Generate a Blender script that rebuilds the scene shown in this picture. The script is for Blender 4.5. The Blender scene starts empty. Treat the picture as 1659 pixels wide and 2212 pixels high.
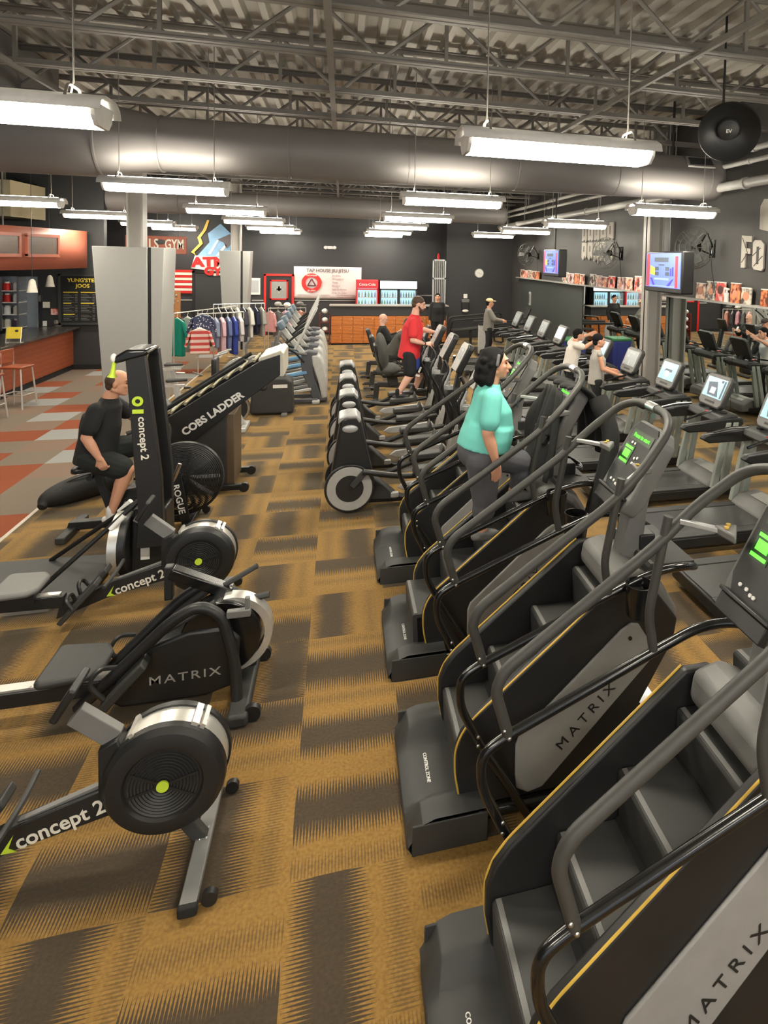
import bpy, math, random
from mathutils import Vector, Matrix, Euler
random.seed(7)
S = bpy.context.scene
COL = S.collection
# ---------------- camera ----------------
cam = bpy.data.cameras.new('camera'); camo = bpy.data.objects.new('camera', cam); COL.objects.link(camo)
XC = Vector((0.96351971, -0.00971523, -0.26746101)); YC = Vector((-0.26653322, 0.05585179, -0.96220612)); ZC = Vector((0.02428623, 0.9983918, 0.05122487))
mw = Matrix((XC, YC, ZC)).to_4x4(); mw.translation = Vector((0, 0, 2.857))
camo.matrix_world = mw
cam.sensor_fit = 'VERTICAL'; cam.sensor_height = 36; cam.sensor_width = 27
cam.lens = 1361 * 36 / 2212
cam.shift_x = -(1115 - 829.5) / 2212; cam.shift_y = -(1106 - 631) / 2212
cam.clip_start = .05; cam.clip_end = 200
S.camera = camo
# ---------------- world, exposure ----------------
W = bpy.data.worlds.new('world'); S.world = W; W.use_nodes = True
W.node_tree.nodes['Background'].inputs[0].default_value = (.75, .8, .9, 1)
W.node_tree.nodes['Background'].inputs[1].default_value = .4
S.view_settings.view_transform = 'Standard'; S.view_settings.look = 'None'
S.view_settings.gamma = 1; S.view_settings.use_curve_mapping = False
S.view_settings.exposure = 1.55
LAMP = 22.0
S.cycles.max_bounces = 6; S.cycles.diffuse_bounces = 3; S.cycles.glossy_bounces = 3; S.cycles.sample_clamp_indirect = 4
# ---------------- node expression helper ----------------
class G:
    def __init__(s, name):
        s.m = bpy.data.materials.new(name); s.m.use_nodes = True; s.t = s.m.node_tree; s.n = s.t.nodes
        s.b = s.n['Principled BSDF']
    def new(s, k): return s.n.new(k)
    def pos(s):
        g = s.new('ShaderNodeNewGeometry'); x = s.new('ShaderNodeSeparateXYZ'); s.t.links.new(g.outputs['Position'], x.inputs[0])
        return E(s, x.outputs[0]), E(s, x.outputs[1]), E(s, x.outputs[2])
    def objc(s):
        g = s.new('ShaderNodeTexCoord'); x = s.new('ShaderNodeSeparateXYZ'); s.t.links.new(g.outputs['Object'], x.inputs[0])
        return E(s, x.outputs[0]), E(s, x.outputs[1]), E(s, x.outputs[2])
    def op(s, o, *a):
        n = s.new('ShaderNodeMath'); n.operation = o
        for i, v in enumerate(a):
            if isinstance(v, E): s.t.links.new(v.s, n.inputs[i])
            else: n.inputs[i].default_value = v
        return E(s, n.outputs[0])
    def mix(s, f, a, b, blend='MIX'):
        n = s.new('ShaderNodeMix'); n.data_type = 'RGBA'; n.blend_type = blend
        for i, v in ((0, f), (6, a), (7, b)):
            if isinstance(v, E): s.t.links.new(v.s, n.inputs[i])
            elif i == 0: n.inputs[0].default_value = v
            else: n.inputs[i].default_value = (*v, 1)
        return E(s, n.outputs[2])
    def noise(s, scale, detail=3, vec=None, obj=False):
        n = s.new('ShaderNodeTexNoise'); n.inputs['Scale'].default_value = scale; n.inputs['Detail'].default_value = detail
        if vec: s.t.links.new(vec, n.inputs['Vector'])
        elif obj:
            c = s.new('ShaderNodeTexCoord'); s.t.links.new(c.outputs['Object'], n.inputs['Vector'])
        else:
            c = s.new('ShaderNodeNewGeometry'); s.t.links.new(c.outputs['Position'], n.inputs['Vector'])
        return E(s, n.outputs[0])
    def hash(s, a, b):
        c = s.new('ShaderNodeCombineXYZ'); s.t.links.new(a.s, c.inputs[0]); s.t.links.new(b.s, c.inputs[1])
        w = s.new('ShaderNodeTexWhiteNoise'); w.noise_dimensions = '3D'; s.t.links.new(c.outputs[0], w.inputs[0])
        return E(s, w.outputs[0])
    def set(s, k, v):
        if isinstance(v, E): s.t.links.new(v.s, s.b.inputs[k])
        else: s.b.inputs[k].default_value = v
    def bump(s, h, st=.3, d=.002):
        n = s.new('ShaderNodeBump'); n.inputs['Strength'].default_value = st; n.inputs['Distance'].default_value = d
        s.t.links.new(h.s, n.inputs['Height']); s.t.links.new(n.outputs[0], s.b.inputs['Normal'])
class E:
    def __init__(s, g, o): s.g = g; s.s = o
    def __add__(s, o): return s.g.op('ADD', s, o)
    def __radd__(s, o): return s.g.op('ADD', o, s)
    def __sub__(s, o): return s.g.op('SUBTRACT', s, o)
    def __rsub__(s, o): return s.g.op('SUBTRACT', o, s)
    def __mul__(s, o): return s.g.op('MULTIPLY', s, o)
    def __rmul__(s, o): return s.g.op('MULTIPLY', o, s)
    def __truediv__(s, o): return s.g.op('DIVIDE', s, o)
    def floor(s): return s.g.op('FLOOR', s)
    def frac(s): return s.g.op('FRACT', s)
    def abs(s): return s.g.op('ABSOLUTE', s)
    def sin(s): return s.g.op('SINE', s)
    def gt(s, o): return s.g.op('GREATER_THAN', s, o)
    def lt(s, o): return s.g.op('LESS_THAN', s, o)
    def mod(s, o): return s.g.op('FLOORED_MODULO', s, o)
    def clamp(s):
        r = s.g.op('ADD', s, 0); r.s.node.use_clamp = True; return r
def srgb(r, g, b):
    f = lambda c: ((c / 255 + .055) / 1.055) ** 2.4 if c > 10 else c / 255 / 12.92
    return (f(r), f(g), f(b))
MATS = {}
def mat(name, col, rough=.5, metal=0, spec=.5, var=.12, scale=18, emit=0, alpha=1, coat=0, bump=0, bscale=200):
    """plain procedural material: base colour with soft noise variation"""
    if name in MATS: return MATS[name]
    g = G(name)
    n = g.noise(scale, 3, obj=True)
    c1 = tuple(min(1, c * (1 + var)) for c in col); c2 = tuple(c * (1 - var) for c in col)
    cc = g.mix(n, c2, c1)
    g.set('Base Color', cc)
    g.set('Roughness', g.op('MULTIPLY_ADD', n, .15, max(0, rough - .07))); g.set('Metallic', metal); g.set('Specular IOR Level', spec)
    if coat: g.set('Coat Weight', coat); g.set('Coat Roughness', .1)
    if emit: g.set('Emission Color', (*col, 1)); g.set('Emission Strength', emit)
    if alpha < 1: g.set('Alpha', alpha)
    if bump: g.bump(g.noise(bscale, 2, obj=True), bump, .002)
    MATS[name] = g.m
    return g.m
# ---------------- mesh builder ----------------
def fil(pts, r, n=5):
    """polyline with rounded corners"""
    P = [Vector(p) for p in pts]; out = [P[0]]
    for i in range(1, len(P) - 1):
        a, b, c = P[i - 1], P[i], P[i + 1]
        d1 = (a - b); d2 = (c - b); l = min(r, d1.length * .48, d2.length * .48)
        p, q = b + d1.normalized() * l, b + d2.normalized() * l
        for k in range(n + 1):
            t = k / n; out.append(p * (1 - t) ** 2 + b * 2 * t * (1 - t) + q * t * t)
    out.append(P[-1]); return out
def crom(pts, n=6):
    P = [Vector(p) for p in pts]; P = [P[0] * 2 - P[1]] + P + [P[-1] * 2 - P[-2]]; out = []
    for i in range(1, len(P) - 2):
        a, b, c, d = P[i - 1:i + 3]
        for k in range(n):
            t = k / n
            out.append(.5 * ((2 * b) + (c - a) * t + (2 * a - 5 * b + 4 * c - d) * t * t + (3 * b - a - 3 * c + d) * t ** 3))
    out.append(P[-2]); return out
class M:
    def __init__(s): s.v = []; s.f = []
    def add(s, vs, fs, T=None):
        o = len(s.v)
        s.v += [tuple(T @ Vector(p)) if T else tuple(p) for p in vs]; s.f += [tuple(o + i for i in f) for f in fs]; return s
    def box(s, c, d, rot=None, T=None):
        x, y, z = d[0] / 2, d[1] / 2, d[2] / 2
        vs = [(-x, -y, -z), (x, -y, -z), (x, y, -z), (-x, y, -z), (-x, -y, z), (x, -y, z), (x, y, z), (-x, y, z)]
        R = Euler(rot).to_matrix() if rot else None
        vs = [Vector(c) + (R @ Vector(v) if R else Vector(v)) for v in vs]
        return s.add(vs, [(0, 3, 2, 1), (4, 5, 6, 7), (0, 1, 5, 4), (1, 2, 6, 5), (2, 3, 7, 6), (3, 0, 4, 7)], T)
    def bb(s, x0, x1, y0, y1, z0, z1): return s.box(((x0 + x1) / 2, (y0 + y1) / 2, (z0 + z1) / 2), (abs(x1 - x0), abs(y1 - y0), abs(z1 - z0)))
    def bar(s, p, q, w, h, up=(0, 0, 1)):
        p, q = Vector(p), Vector(q); d = q - p; L = d.length; d.normalize(); u = Vector(up)
        a = d.cross(u)
        if a.length < 1e-4: a = d.cross(Vector((1, 0, 0)))
        a.normalize(); b = a.cross(d)
        vs = []
        for t in (p, q):
            for i, j in ((-1, -1), (1, -1), (1, 1), (-1, 1)): vs.append(t + a * i * w / 2 + b * j * h / 2)
        return s.add(vs, [(0, 3, 2, 1), (4, 5, 6, 7), (0, 1, 5, 4), (1, 2, 6, 5), (2, 3, 7, 6), (3, 0, 4, 7)])
    def tube(s, pts, r, n=10, closed=False, sy=1):
        P = [Vector(p) for p in pts]; Q = [P[0]]
        for p in P[1:]:
            if (p - Q[-1]).length > 1e-4: Q.append(p)
        P = Q; k = len(P)
        R = r if isinstance(r, (list, tuple)) else [r] * k
        if len(R) != k: R = [R[0] + (R[-1] - R[0]) * i / (k - 1) for i in range(k)]
        T = []
        for i in range(k):
            a = P[i - 1] if (i or closed) else P[0]; b = P[(i + 1) % k] if (i < k - 1 or closed) else P[-1]
            T.append((b - a).normalized())
        u = T[0].orthogonal().normalized(); vs = []; fs = []
        for i in range(k):
            u = (u - T[i] * u.dot(T[i]))
            if u.length < 1e-5: u = T[i].orthogonal()
            u.normalize(); w = T[i].cross(u)
            for j in range(n):
                a = 2 * math.pi * j / n; vs.append(P[i] + (u * math.cos(a) + w * math.sin(a)) * R[i])
        m = k if closed else k - 1
        for i in range(m):
            for j in range(n):
                a = i * n + j; b = i * n + (j + 1) % n; c = ((i + 1) % k) * n
                fs.append((a, b, c + (j + 1) % n, c + j))
        if not closed:
            fs.append(tuple(reversed(range(n)))); fs.append(tuple((k - 1) * n + j for j in range(n)))
        return s.add(vs, fs)
    def prism(s, poly, a, b, ax='y', T=None):
        def p3(p, t):
            return (p[0], t, p[1]) if ax == 'y' else ((p[0], p[1], t) if ax == 'z' else (t, p[0], p[1]))
        n = len(poly); vs = [p3(p, a) for p in poly] + [p3(p, b) for p in poly]
        fs = [tuple(range(n)), tuple(range(2 * n - 1, n - 1, -1))] + [(i, n + i, n + (i + 1) % n, (i + 1) % n) for i in range(n)]
        ar = sum(poly[i][0] * poly[(i + 1) % n][1] - poly[(i + 1) % n][0] * poly[i][1] for i in range(n))
        flip = (ar > 0) ^ (ax == 'y') ^ (b < a)
        if flip: fs = [tuple(reversed(f)) for f in fs]
        return s.add(vs, fs, T)
    def lathe(s, prof, c=(0, 0, 0), ax='z', n=24, T=None, a0=0, a1=2 * math.pi):
        vs = []; fs = []; k = len(prof); full = abs(a1 - a0 - 2 * math.pi) < 1e-6; m = n if full else n + 1
        for j in range(m):
            a = a0 + (a1 - a0) * j / n
            for r, h in prof:
                x, y = r * math.cos(a), r * math.sin(a)
                v = (x, y, h) if ax == 'z' else ((x, h, y) if ax == 'y' else (h, x, y))
                vs.append((v[0] + c[0], v[1] + c[1], v[2] + c[2]))
        for j in range(n):
            for i in range(k - 1):
                a = j * k + i; b = ((j + 1) % m) * k + i
                f = (a, b, b + 1, a + 1)
                fs.append(f if ax != 'y' else tuple(reversed(f)))
        return s.add(vs, fs, T)
    def cyl(s, c, r, h, ax='z', n=20, r2=None):
        r2 = r if r2 is None else r2
        return s.lathe([(0, -h / 2), (r, -h / 2), (r2, h / 2), (0, h / 2)], c, ax, n)
    def ell(s, c, r, rot=None, n=14, m=10):
        R = Euler(rot).to_matrix() if rot else Matrix.Identity(3); vs = []; fs = []
        for i in range(m + 1):
            t = math.pi * i / m
            for j in range(n):
                a = 2 * math.pi * j / n
                vs.append(Vector(c) + R @ Vector((r[0] * math.sin(t) * math.cos(a), r[1] * math.sin(t) * math.sin(a), r[2] * math.cos(t))))
        for i in range(m):
            for j in range(n): fs.append((i * n + j, (i + 1) * n + j, (i + 1) * n + (j + 1) % n, i * n + (j + 1) % n))
        return s.add(vs, fs)
    def limb(s, p, q, a, b, n=12):
        """tapered capsule"""
        p, q = Vector(p), Vector(q); d = (q - p).normalized(); pts = []; rs = []
        for k in range(4): t = math.pi / 2 * k / 4; pts.append(p - d * a * math.cos(t)); rs.append(max(.001, a * math.sin(t)))
        for k in range(5): t = k / 4; pts.append(p.lerp(q, t)); rs.append(a + (b - a) * t)
        for k in range(1, 5): t = math.pi / 2 * k / 4; pts.append(q + d * b * math.sin(t)); rs.append(max(.001, b * math.cos(t)))
        return s.tube(pts, rs, n)
    def loft(s, rings, F, L, n=24):
        k = len(rings); vs = []
        for c, a, b in rings:
            for j in range(n): t = 2 * math.pi * j / n; vs.append(Vector(c) + F * a * math.cos(t) + L * b * math.sin(t))
        fs = [(i * n + j, i * n + (j + 1) % n, (i + 1) * n + (j + 1) % n, (i + 1) * n + j) for i in range(k - 1) for j in range(n)]
        fs += [tuple(reversed(range(n))), tuple((k - 1) * n + j for j in range(n))]
        return s.add(vs, fs)
    def grid(s, f, nu, nv):
        vs = [f(i / nu, j / nv) for i in range(nu + 1) for j in range(nv + 1)]
        fs = [(i * (nv + 1) + j, (i + 1) * (nv + 1) + j, (i + 1) * (nv + 1) + j + 1, i * (nv + 1) + j + 1) for i in range(nu) for j in range(nv)]
        return s.add(vs, fs)
def obj(name, m, material, parent=None, bev=0, label=None, sharp=.7, loc=None, solid=0, seg=2):
    me = bpy.data.meshes.new(name); me.from_pydata([tuple(v) for v in m.v], [], m.f); me.materials.append(material)
    me.polygons.foreach_set('use_smooth', [True] * len(me.polygons)); me.set_sharp_from_angle(angle=sharp); me.update()
    o = bpy.data.objects.new(name, me); COL.objects.link(o)
    if loc: o.location = loc
    if parent: o.parent = parent
    if solid:
        d = o.modifiers.new('solid', 'SOLIDIFY'); d.thickness = solid; d.offset = 0
    if bev:
        d = o.modifiers.new('bevel', 'BEVEL'); d.width = bev; d.segments = seg; d.limit_method = 'ANGLE'; d.angle_limit = .6
    if label: o['label'] = label
    return o
def thing(name, label, cat, loc=(0, 0, 0), rz=0, group=None):
    o = bpy.data.objects.new(name, None); COL.objects.link(o); o.location = loc; o.rotation_euler = (0, 0, rz); o.empty_display_size = .1
    o['label'] = label; o['category'] = cat
    if group: o['group'] = group
    return o
def tag(o, label, cat, group=None):
    o['label'] = label; o['category'] = cat
    if group: o['group'] = group
    return o
def struct(name, m, material, **k):
    o = obj(name, m, material, **k); o['kind'] = 'structure'; return o
KIDS = {}
def dup(root, loc, rz=None, label=None, group=None):
    def cp(o, par):
        c = o.copy(); COL.objects.link(c)
        if par: c.parent = par
        for ch in o.children: cp(ch, c)
        return c
    r = cp(root, None); r.location = loc
    if rz is not None: r.rotation_euler = (0, 0, rz)
    if label: r['label'] = label
    if group: r['group'] = group
    return r
def text(name, s, size, material, parent, loc, rot=(math.pi / 2, 0, 0), ext=.002, sx=1, font=None, mtx=None, sp=1, align='CENTER', bold=.018):
    c = bpy.data.curves.new(name, 'FONT'); c.body = s; c.size = size; c.extrude = ext; c.align_x = align; c.align_y = 'CENTER'; c.space_character = sp; c.resolution_u = 3
    c.offset = size * bold
    t = bpy.data.objects.new(name, c); COL.objects.link(t)
    dg = bpy.context.evaluated_depsgraph_get(); me = bpy.data.meshes.new_from_object(t.evaluated_get(dg))
    bpy.data.objects.remove(t); me.materials.clear(); me.materials.append(material); me.name = name
    o = bpy.data.objects.new(name, me); COL.objects.link(o); o.parent = parent
    if mtx: o.matrix_local = mtx
    else: o.location = loc; o.rotation_euler = rot; o.scale = (sx, 1, 1)
    return o
def scr(o, d): o.rotation_euler = d; return o
# ---------------- shared materials ----------------
blk = mat('black_plastic', srgb(33, 33, 33), .42)
blk2 = mat('black_gloss_metal', srgb(22, 22, 22), .22, coat=.35)
dgr = mat('charcoal_plastic', srgb(54, 54, 53), .55, bump=.15, bscale=400)
mgr = mat('mid_grey_plastic', srgb(114, 113, 111), .5)
lgr = mat('light_grey_plastic', srgb(165, 164, 160), .5)
rail = mat('grey_rubber_rail', srgb(62, 61, 58), .5)
steel = mat('brushed_steel', srgb(200, 200, 198), .3, 1)
silver = mat('silver_paint', srgb(185, 186, 186), .35, .4)
yel = mat('yellow_trim', srgb(204, 168, 72), .4)
white = mat('white_plastic', srgb(235, 233, 228), .45)
redm = mat('red_paint', srgb(200, 38, 34), .45)
rub = mat('black_rubber', srgb(24, 24, 24), .8)
woodm = None
# ================= setting =================
def carpet():
    g = G('gold_brown_carpet'); x, y, z = g.pos()
    TX, TY = .575, .628
    u = (x + .205) / TX; v = (y - 2.887) / TY
    i, j = u.floor(), v.floor(); fu, fv = u.frac(), v.frac()
    h = g.hash(i, j); h2 = g.hash(j + 17.3, i)
    chk = (i + j).mod(2.0)
    flip = g.op('ABSOLUTE', chk - h2.gt(.86))
    a = g.op('MULTIPLY_ADD', flip, fv - fu, fu)      # along the band
    b = g.op('MULTIPLY_ADD', flip, fu - fv, fv)      # across it
    b0 = h * .75 + .12
    d = (b - b0).abs()
    tooth = ((a * 38.0).frac() - .5).abs() * 2.0
    nz = g.noise(6.0, 2)
    gsoft = 1.72 - d * (3.9 + h2 * 1.6) + (nz - .5) * .6
    dark = g.op('SMOOTH_MIN', (gsoft - tooth) * 4.0, 1.0, .1).clamp()
    # second weaker comb from the tile border
    d2 = (b - (b0 + .5).frac()).abs(); g2 = (.75 - d2 * 5.0 - tooth) * 3.5
    dk = g.op('MAXIMUM', dark, g2.clamp() * .5)
    fine = g.noise(320.0, 3); med = g.noise(60.0, 5)
    gold = g.mix(med, srgb(110, 79, 38), srgb(180, 142, 80)); brn = g.mix(med, srgb(60, 51, 42), srgb(88, 76, 62))
    c = g.mix(dk, gold, brn); 
    c = g.mix(.35, c, g.mix(fine, (.15, .15, .15), (1, 1, 1)), 'MULTIPLY')
    g.set('Base Color', c); g.set('Roughness', .95); g.set('Specular IOR Level', .1); g.set('Sheen Weight', .35); g.set('Sheen Roughness', .4); g.set('Sheen Tint', (1, .85, .6, 1)); g.bump(fine + med, .5, .004)
    return g.m
def cafe_carpet():
    g = G('orange_grey_tile_carpet'); x, y, z = g.pos()
    i, j = ((x + 3.18) / .6).floor(), (y / .6).floor()
    k = (i + j * 3.0 + 100).mod(5.0); h = g.hash(i, j); fine = g.noise(260.0, 3)
    c = g.mix(k.lt(.5), srgb(122, 110, 98), srgb(140, 78, 54))
    c = g.mix((k - 2).abs().lt(.5), c, srgb(148, 147, 144)); c = g.mix((k - 4).abs().lt(.5), c, srgb(128, 108, 94))
    c = g.mix(h.gt(.9), c, srgb(136, 76, 52)); c = g.mix(.3, c, g.mix(fine, (.3, .3, .3), (1, 1, 1)), 'MULTIPLY')
    g.set('Base Color', c); g.set('Roughness', .95); g.set('Specular IOR Level', .1); g.bump(fine, .4, .003)
    return g.m
def wallm(name, col, var=.1):
    g = G(name); n = g.noise(1.1, 4); f = g.noise(180, 2)
    g.set('Base Color', g.mix(n, tuple(c * (1 - var) for c in col), tuple(c * (1 + var) for c in col))); g.set('Roughness', .55); g.bump(f, .12, .002); return g.m
darkw = wallm('charcoal_wall_paint', srgb(46, 46, 48)); darkw2 = wallm('black_wall_paint', srgb(48, 49, 50))
murw = wallm('grey_mural_wall_paint', srgb(70, 68, 67), .3)
deckm = mat('galvanised_deck', srgb(168, 164, 154), .55, .1, var=.25, scale=1.3)
joistm = mat('grey_joist_paint', srgb(122, 118, 112), .5, .1)
ductm = mat('grey_duct_paint', srgb(118, 114, 112), .5, 0, var=.06, scale=2)
struct('floor', M().box((3, 8.5, -.05), (12.36, 32, .1)), carpet())
struct('floor', M().box((-6.6, 8.5, -.05), (6.84, 32, .1)), cafe_carpet())
struct('trim_1', M().bb(-3.2, -3.16, -2, 23.6, 0, .006), mat('carpet_edge_strip', srgb(190, 180, 165), .6))
struct('wall_back', M().bb(-9.5, 3.6, 23.6, 23.8, 0, 5.6), darkw)
struct('wall_alcove', M().bb(3.6, 6.2, 22.3, 23.8, 0, 5.6), darkw)
struct('wall_right', M().bb(6.02, 6.2, -7, 22.3, 0, 5.6), murw)
struct('wall_left', M().bb(-9.7, -9.5, -7, 23.8, 0, 5.6), darkw2)
struct('wall_cafe', M().bb(-9.5, -5.45, 17.1, 17.3, 0, 5.6), darkw2)
struct('baseboard_cafe', M().bb(-9.5, -5.45, 17.08, 17.1, 0, .12), rub)
struct('baseboard_back', M().bb(-9.5, 3.6, 23.58, 23.6, 0, .12), rub)
struct('wall_bulkhead', M().bb(-4.05, -3.85, -3, 8.2, 4.25, 5.4).bb(-4.05, -3.85, 8.2, 10.4, 4.55, 5.4), wallm('grey_bulkhead_paint', srgb(120, 117, 115), .04), bev=.01)
# corrugated roof deck: ribs run away from the camera
m = M(); P = []; x = -9.6
while x < 6.4: P += [(x, 5.4), (x + .07, 5.4), (x + .1, 5.465), (x + .22, 5.465), (x + .25, 5.4)]; x += .25
m.grid(lambda a, b: (P[round(a * (len(P) - 1))][0], -7 + 31 * b, P[round(a * (len(P) - 1))][1]), len(P) - 1, 1)
struct('ceiling', m, deckm, sharp=.3)
# roof joists
ORD = ['nearest', 'second', 'third', 'fourth', 'fifth', 'sixth', 'seventh', 'eighth', 'ninth', 'tenth', 'eleventh', 'twelfth', 'thirteenth', 'fourteenth', 'fifteenth', 'sixteenth', 'seventeenth']
def joist(double):
    t = thing('roof_joist', '', 'roof joist', group='open web roof joists under the deck')
    x0, x1 = -3.8 if double else -9.4, 6.0
    for z, nm in ((4.78, 'bottom_chord'), (5.36, 'top_chord')):
        m = M()
        for s in (-1, 1): m.bb(x0, x1, s * .012, s * .07, z - .008, z + .008).bb(x0, x1, s * .008, s * .02, z, z + .06 * (1 if z < 5 else -1))
        obj(nm, m, joistm, t)
    m = M(); x = x0 + .25; st = 1.3
    while x < x1 - st:
        m.tube([(x, 0, 4.8), (x + st / 2, 0, 5.34)], .02, 6).tube([(x + st / 2, 0, 5.34), (x + st, 0, 4.8)], .02, 6); x += st
    obj('web', m, joistm, t)
    m = M(); x = x0 + .25
    while x < x1 - st: m.box((x + st / 2, 0, 5.07), (.035, .035, .54)); x += st
    obj('web_post', m, joistm, t)
    return t
jy = [3.75, 3.95, 5.2, 6.45, 7.85, 9.3, 10.7, 12.1, 13.5, 14.9, 16.3, 17.7, 19.1, 20.5, 21.9]
J = joist(True); J.location = (0, jy[0], 0)
JL = [J] + [dup(J, (0, y, 0)) for y in jy[1:4]]
J2 = joist(False); J2.location = (0, jy[4], 0); JL += [J2] + [dup(J2, (0, y, 0)) for y in jy[5:]]
for k, o in enumerate(JL): o['label'] = ('grey steel open-web roof joist crossing under the deck, %s from the viewer' % ORD[k])
# bridging angles and conduit along the roof
for k, (X, z, r) in enumerate(((-.12, 4.72, .03), (3.1, 4.75, .02), (-3.3, 4.74, .02))):
    o = obj('bridging_bar', M().bb(X - r, X + r, -1, 23.5, z - .012, z + .012).bb(X - .008, X + .008, -1, 23.5, z, z + .05), joistm)
    tag(o, ['grey bridging bar running away under the joists at mid ceiling', 'thin grey bridging bar under the joists on the right side', 'thin grey bridging bar under the joists by the left bulkhead'][k], 'ceiling bar')
for k, (X, z, r) in enumerate(((5.62, 4.52, .045), (5.55, 4.33, .035), (5.5, 4.02, .07))):
    m = M().tube([(X, 3, z), (X, 23, z)], r, 12)
    for y in range(4, 23, 3): m.tube([(X, y, z), (X, y, 5.4)], .008, 6).lathe([(r, -.03), (r * 1.25, -.03), (r * 1.25, .03), (r, .03)], (X, y + .8, z), 'y', 12)
    tag(obj('ceiling_pipe', m, lgr), ['grey pipe along right ceiling edge, highest of the three', 'thin grey pipe along right ceiling edge, middle of the three', 'thickest grey pipe along right wall, lowest of the three'][k], 'pipe')
# ducts
def duct(y, z, x0, x1, r, xt, label, R, gx):
    t = thing('air_duct', label, 'duct', (0, y, z))
    m = M(); pr = [(0, x1 + .02), (r * .93, x1), (r, x1 - .06)]; 
    pr = [(0, x1), (r * .8, x1), (r * .97, x1 - .05), (r, x1 - .12), (r, xt + .6), (R, xt), (R, x0), (0, x0)]
    m.lathe([(a, b) for a, b in reversed(pr)], (0, 0, 0), 'x', 40)
    obj('duct_body', m, ductm, t, sharp=.9)
    xs = [xt, xt + .62] + [xt + .6 + k * 1.5 for k in range(1, int((x1 - xt - .7) / 1.5) + 1)]
    m = M()
    for i, xx in enumerate(xs):
        q = R if xx <= xt else r
        m.lathe([(q - .01, -.015), (q + (.014 if i < 2 else .005), -.01), (q + (.014 if i < 2 else .005), .01), (q - .01, .015)], (xx, 0, 0), 'x', 40)
    obj('seam', m, ductm, t)
    g = M(); a = math.radians(-38); 
    T = Matrix.Rotation(a, 4, 'X')
    g = M().box((gx, -r - .005, 0), (.46, .04, .2), T=T); gr = obj('vent_grille', g, ductm, t, bev=.008)
    g = M().box((gx, -r - .028, 0), (.38, .012, .13), T=T); obj('louver', g, mat('dark_vent', srgb(40, 40, 42), .7), gr)
    m = M()
    for xx in [x0 + 1.2 + k * 2.2 for k in range(int((x1 - x0) / 2.2))]: m.tube([(xx, -r * .3, r * .8), (xx, -r * .3, 5.36 - z)], .006, 6)
    obj('hanger_rod', m, joistm, t)
    return t
duct(8.7, 4.17, -9.4, 5.62, .33, -2.75, 'long round grey air duct crossing the ceiling nearest the viewer', .44, 5.15)
duct(17.5, 4.12, -9.4, 4.5, .27, -3.9, 'smaller round grey air duct crossing far ceiling behind the lights', .33, 4.1)
# ================= lights =================
lampm = G('lamp_glow'); lampm.set('Emission Color', (1, .93, .78, 1)); lampm.set('Emission Strength', LAMP); lampm.set('Base Color', (.9, .9, .9, 1)); lampm = lampm.m
upm = G('added_uplight_glow'); upm.set('Emission Color', (1, .93, .78, 1)); upm.set('Emission Strength', LAMP * .8); upm = upm.m
def lamp():
    t = thing('strip_light', '', 'ceiling light', group='strip lights hung in rows')
    m = M(); pr = []
    n = 9
    pts = [(-.17, .0), (-.15, .05), (-.08, .085), (.08, .085), (.15, .05), (.17, .0)]
    def f(u, v):
        k = u * (len(pts) - 1); i = min(int(k), len(pts) - 2); q = k - i
        return (-.68 + 1.36 * v, pts[i][0] * (1 - q) + pts[i + 1][0] * q, pts[i][1] * (1 - q) + pts[i + 1][1] * q + .03)
    m.grid(f, len(pts) - 1, 1); obj('reflector_housing', m, white, t, solid=.006)
    pr = [(-.145, .075), (-.13, 0), (-.08, -.045), (.08, -.045), (.13, 0), (.145, .075)]
    m = M().prism([(a, b) for a, b in pr], -.62, .62, 'x'); obj('glowing_lens', m, lampm, t, sharp=.5)
    obj('added_uplight_strip', M().bb(-.6, .6, -.05, .05, .118, .124), upm, t)  # glowing strip added on top of the housing to brighten the ceiling
    for s in (-1, 1):
        obj('end_cap', M().prism([(a * 1.02, b * 1.05) for a, b in pr], s * .62, s * .645, 'x'), white, t, bev=.004)
        c = obj('clip', M().tube(fil([(s * .5, -.12, .1), (s * .5, -.08, .17), (s * .5, .08, .17), (s * .5, .12, .1)], .03), .008, 6).tube([(s * .5 - .02, 0, .1), (s * .5, 0, .2)], .005, 6), joistm, t)
        obj('hanger_wire', M().tube([(s * .5, 0, .19), (s * .5, 0, 1.82)], .005, 6), joistm, t)
    return t
L0 = lamp(); first = True
rows = [4.05, 8.25, 12.2, 15.85, 19.5, 22.4]; cols = [(-5.15, 'far left'), (-1.97, 'left-centre'), (1.4, 'right-centre'), (4.62, 'far right')]
for r, y in enumerate(rows):
    for x, nm in cols:
        if r == 0 and x < -4: continue
        if r == 5 and x > 4: continue
        o = L0 if first else dup(L0, (0, 0, 0)); first = False
        o.location = (x if not (r == 0 and x < 0) else -1.93, y, 3.58)
        o['label'] = 'glowing white strip light, %s row back, in the %s column of hanging lights' % (ORD[r] if r else 'nearest', nm)
for y in (-.35, -4.1):
    for x, nm in cols[1:]:
        o = dup(L0, (x, y, 3.58)); o['label'] = 'strip light above and behind the viewer, %s, %s column' % ('closer row' if y > -1 else 'rear row', nm)
# speaker
t = thing('ceiling_speaker', 'round black hanging speaker with pale letters at top right', 'speaker', (3.72, 5.6, 4.22))
sp = M().lathe([(0, -.2), (.16, -.19), (.2, -.1), (.27, .05), (.3, .12), (.29, .15), (.26, .12), (.15, .02), (0, .0)], (0, 0, 0), 'z', 36)
o = obj('horn_body', sp, blk, t); o.rotation_euler = (math.radians(118), 0, math.radians(-28))
o2 = obj('centre_dome', M().lathe([(0, .085), (.05, .08), (.1, .05), (.11, .02)], (0, 0, 0), 'z', 24), dgr, o)
text('lettering', 'EV', .05, white, o, (0, 0, .09), (0, 0, 0))
obj('mount_arm', M().tube([(0, .1, .1), (0, .1, 1.15)], .012, 8), blk, t)
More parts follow.
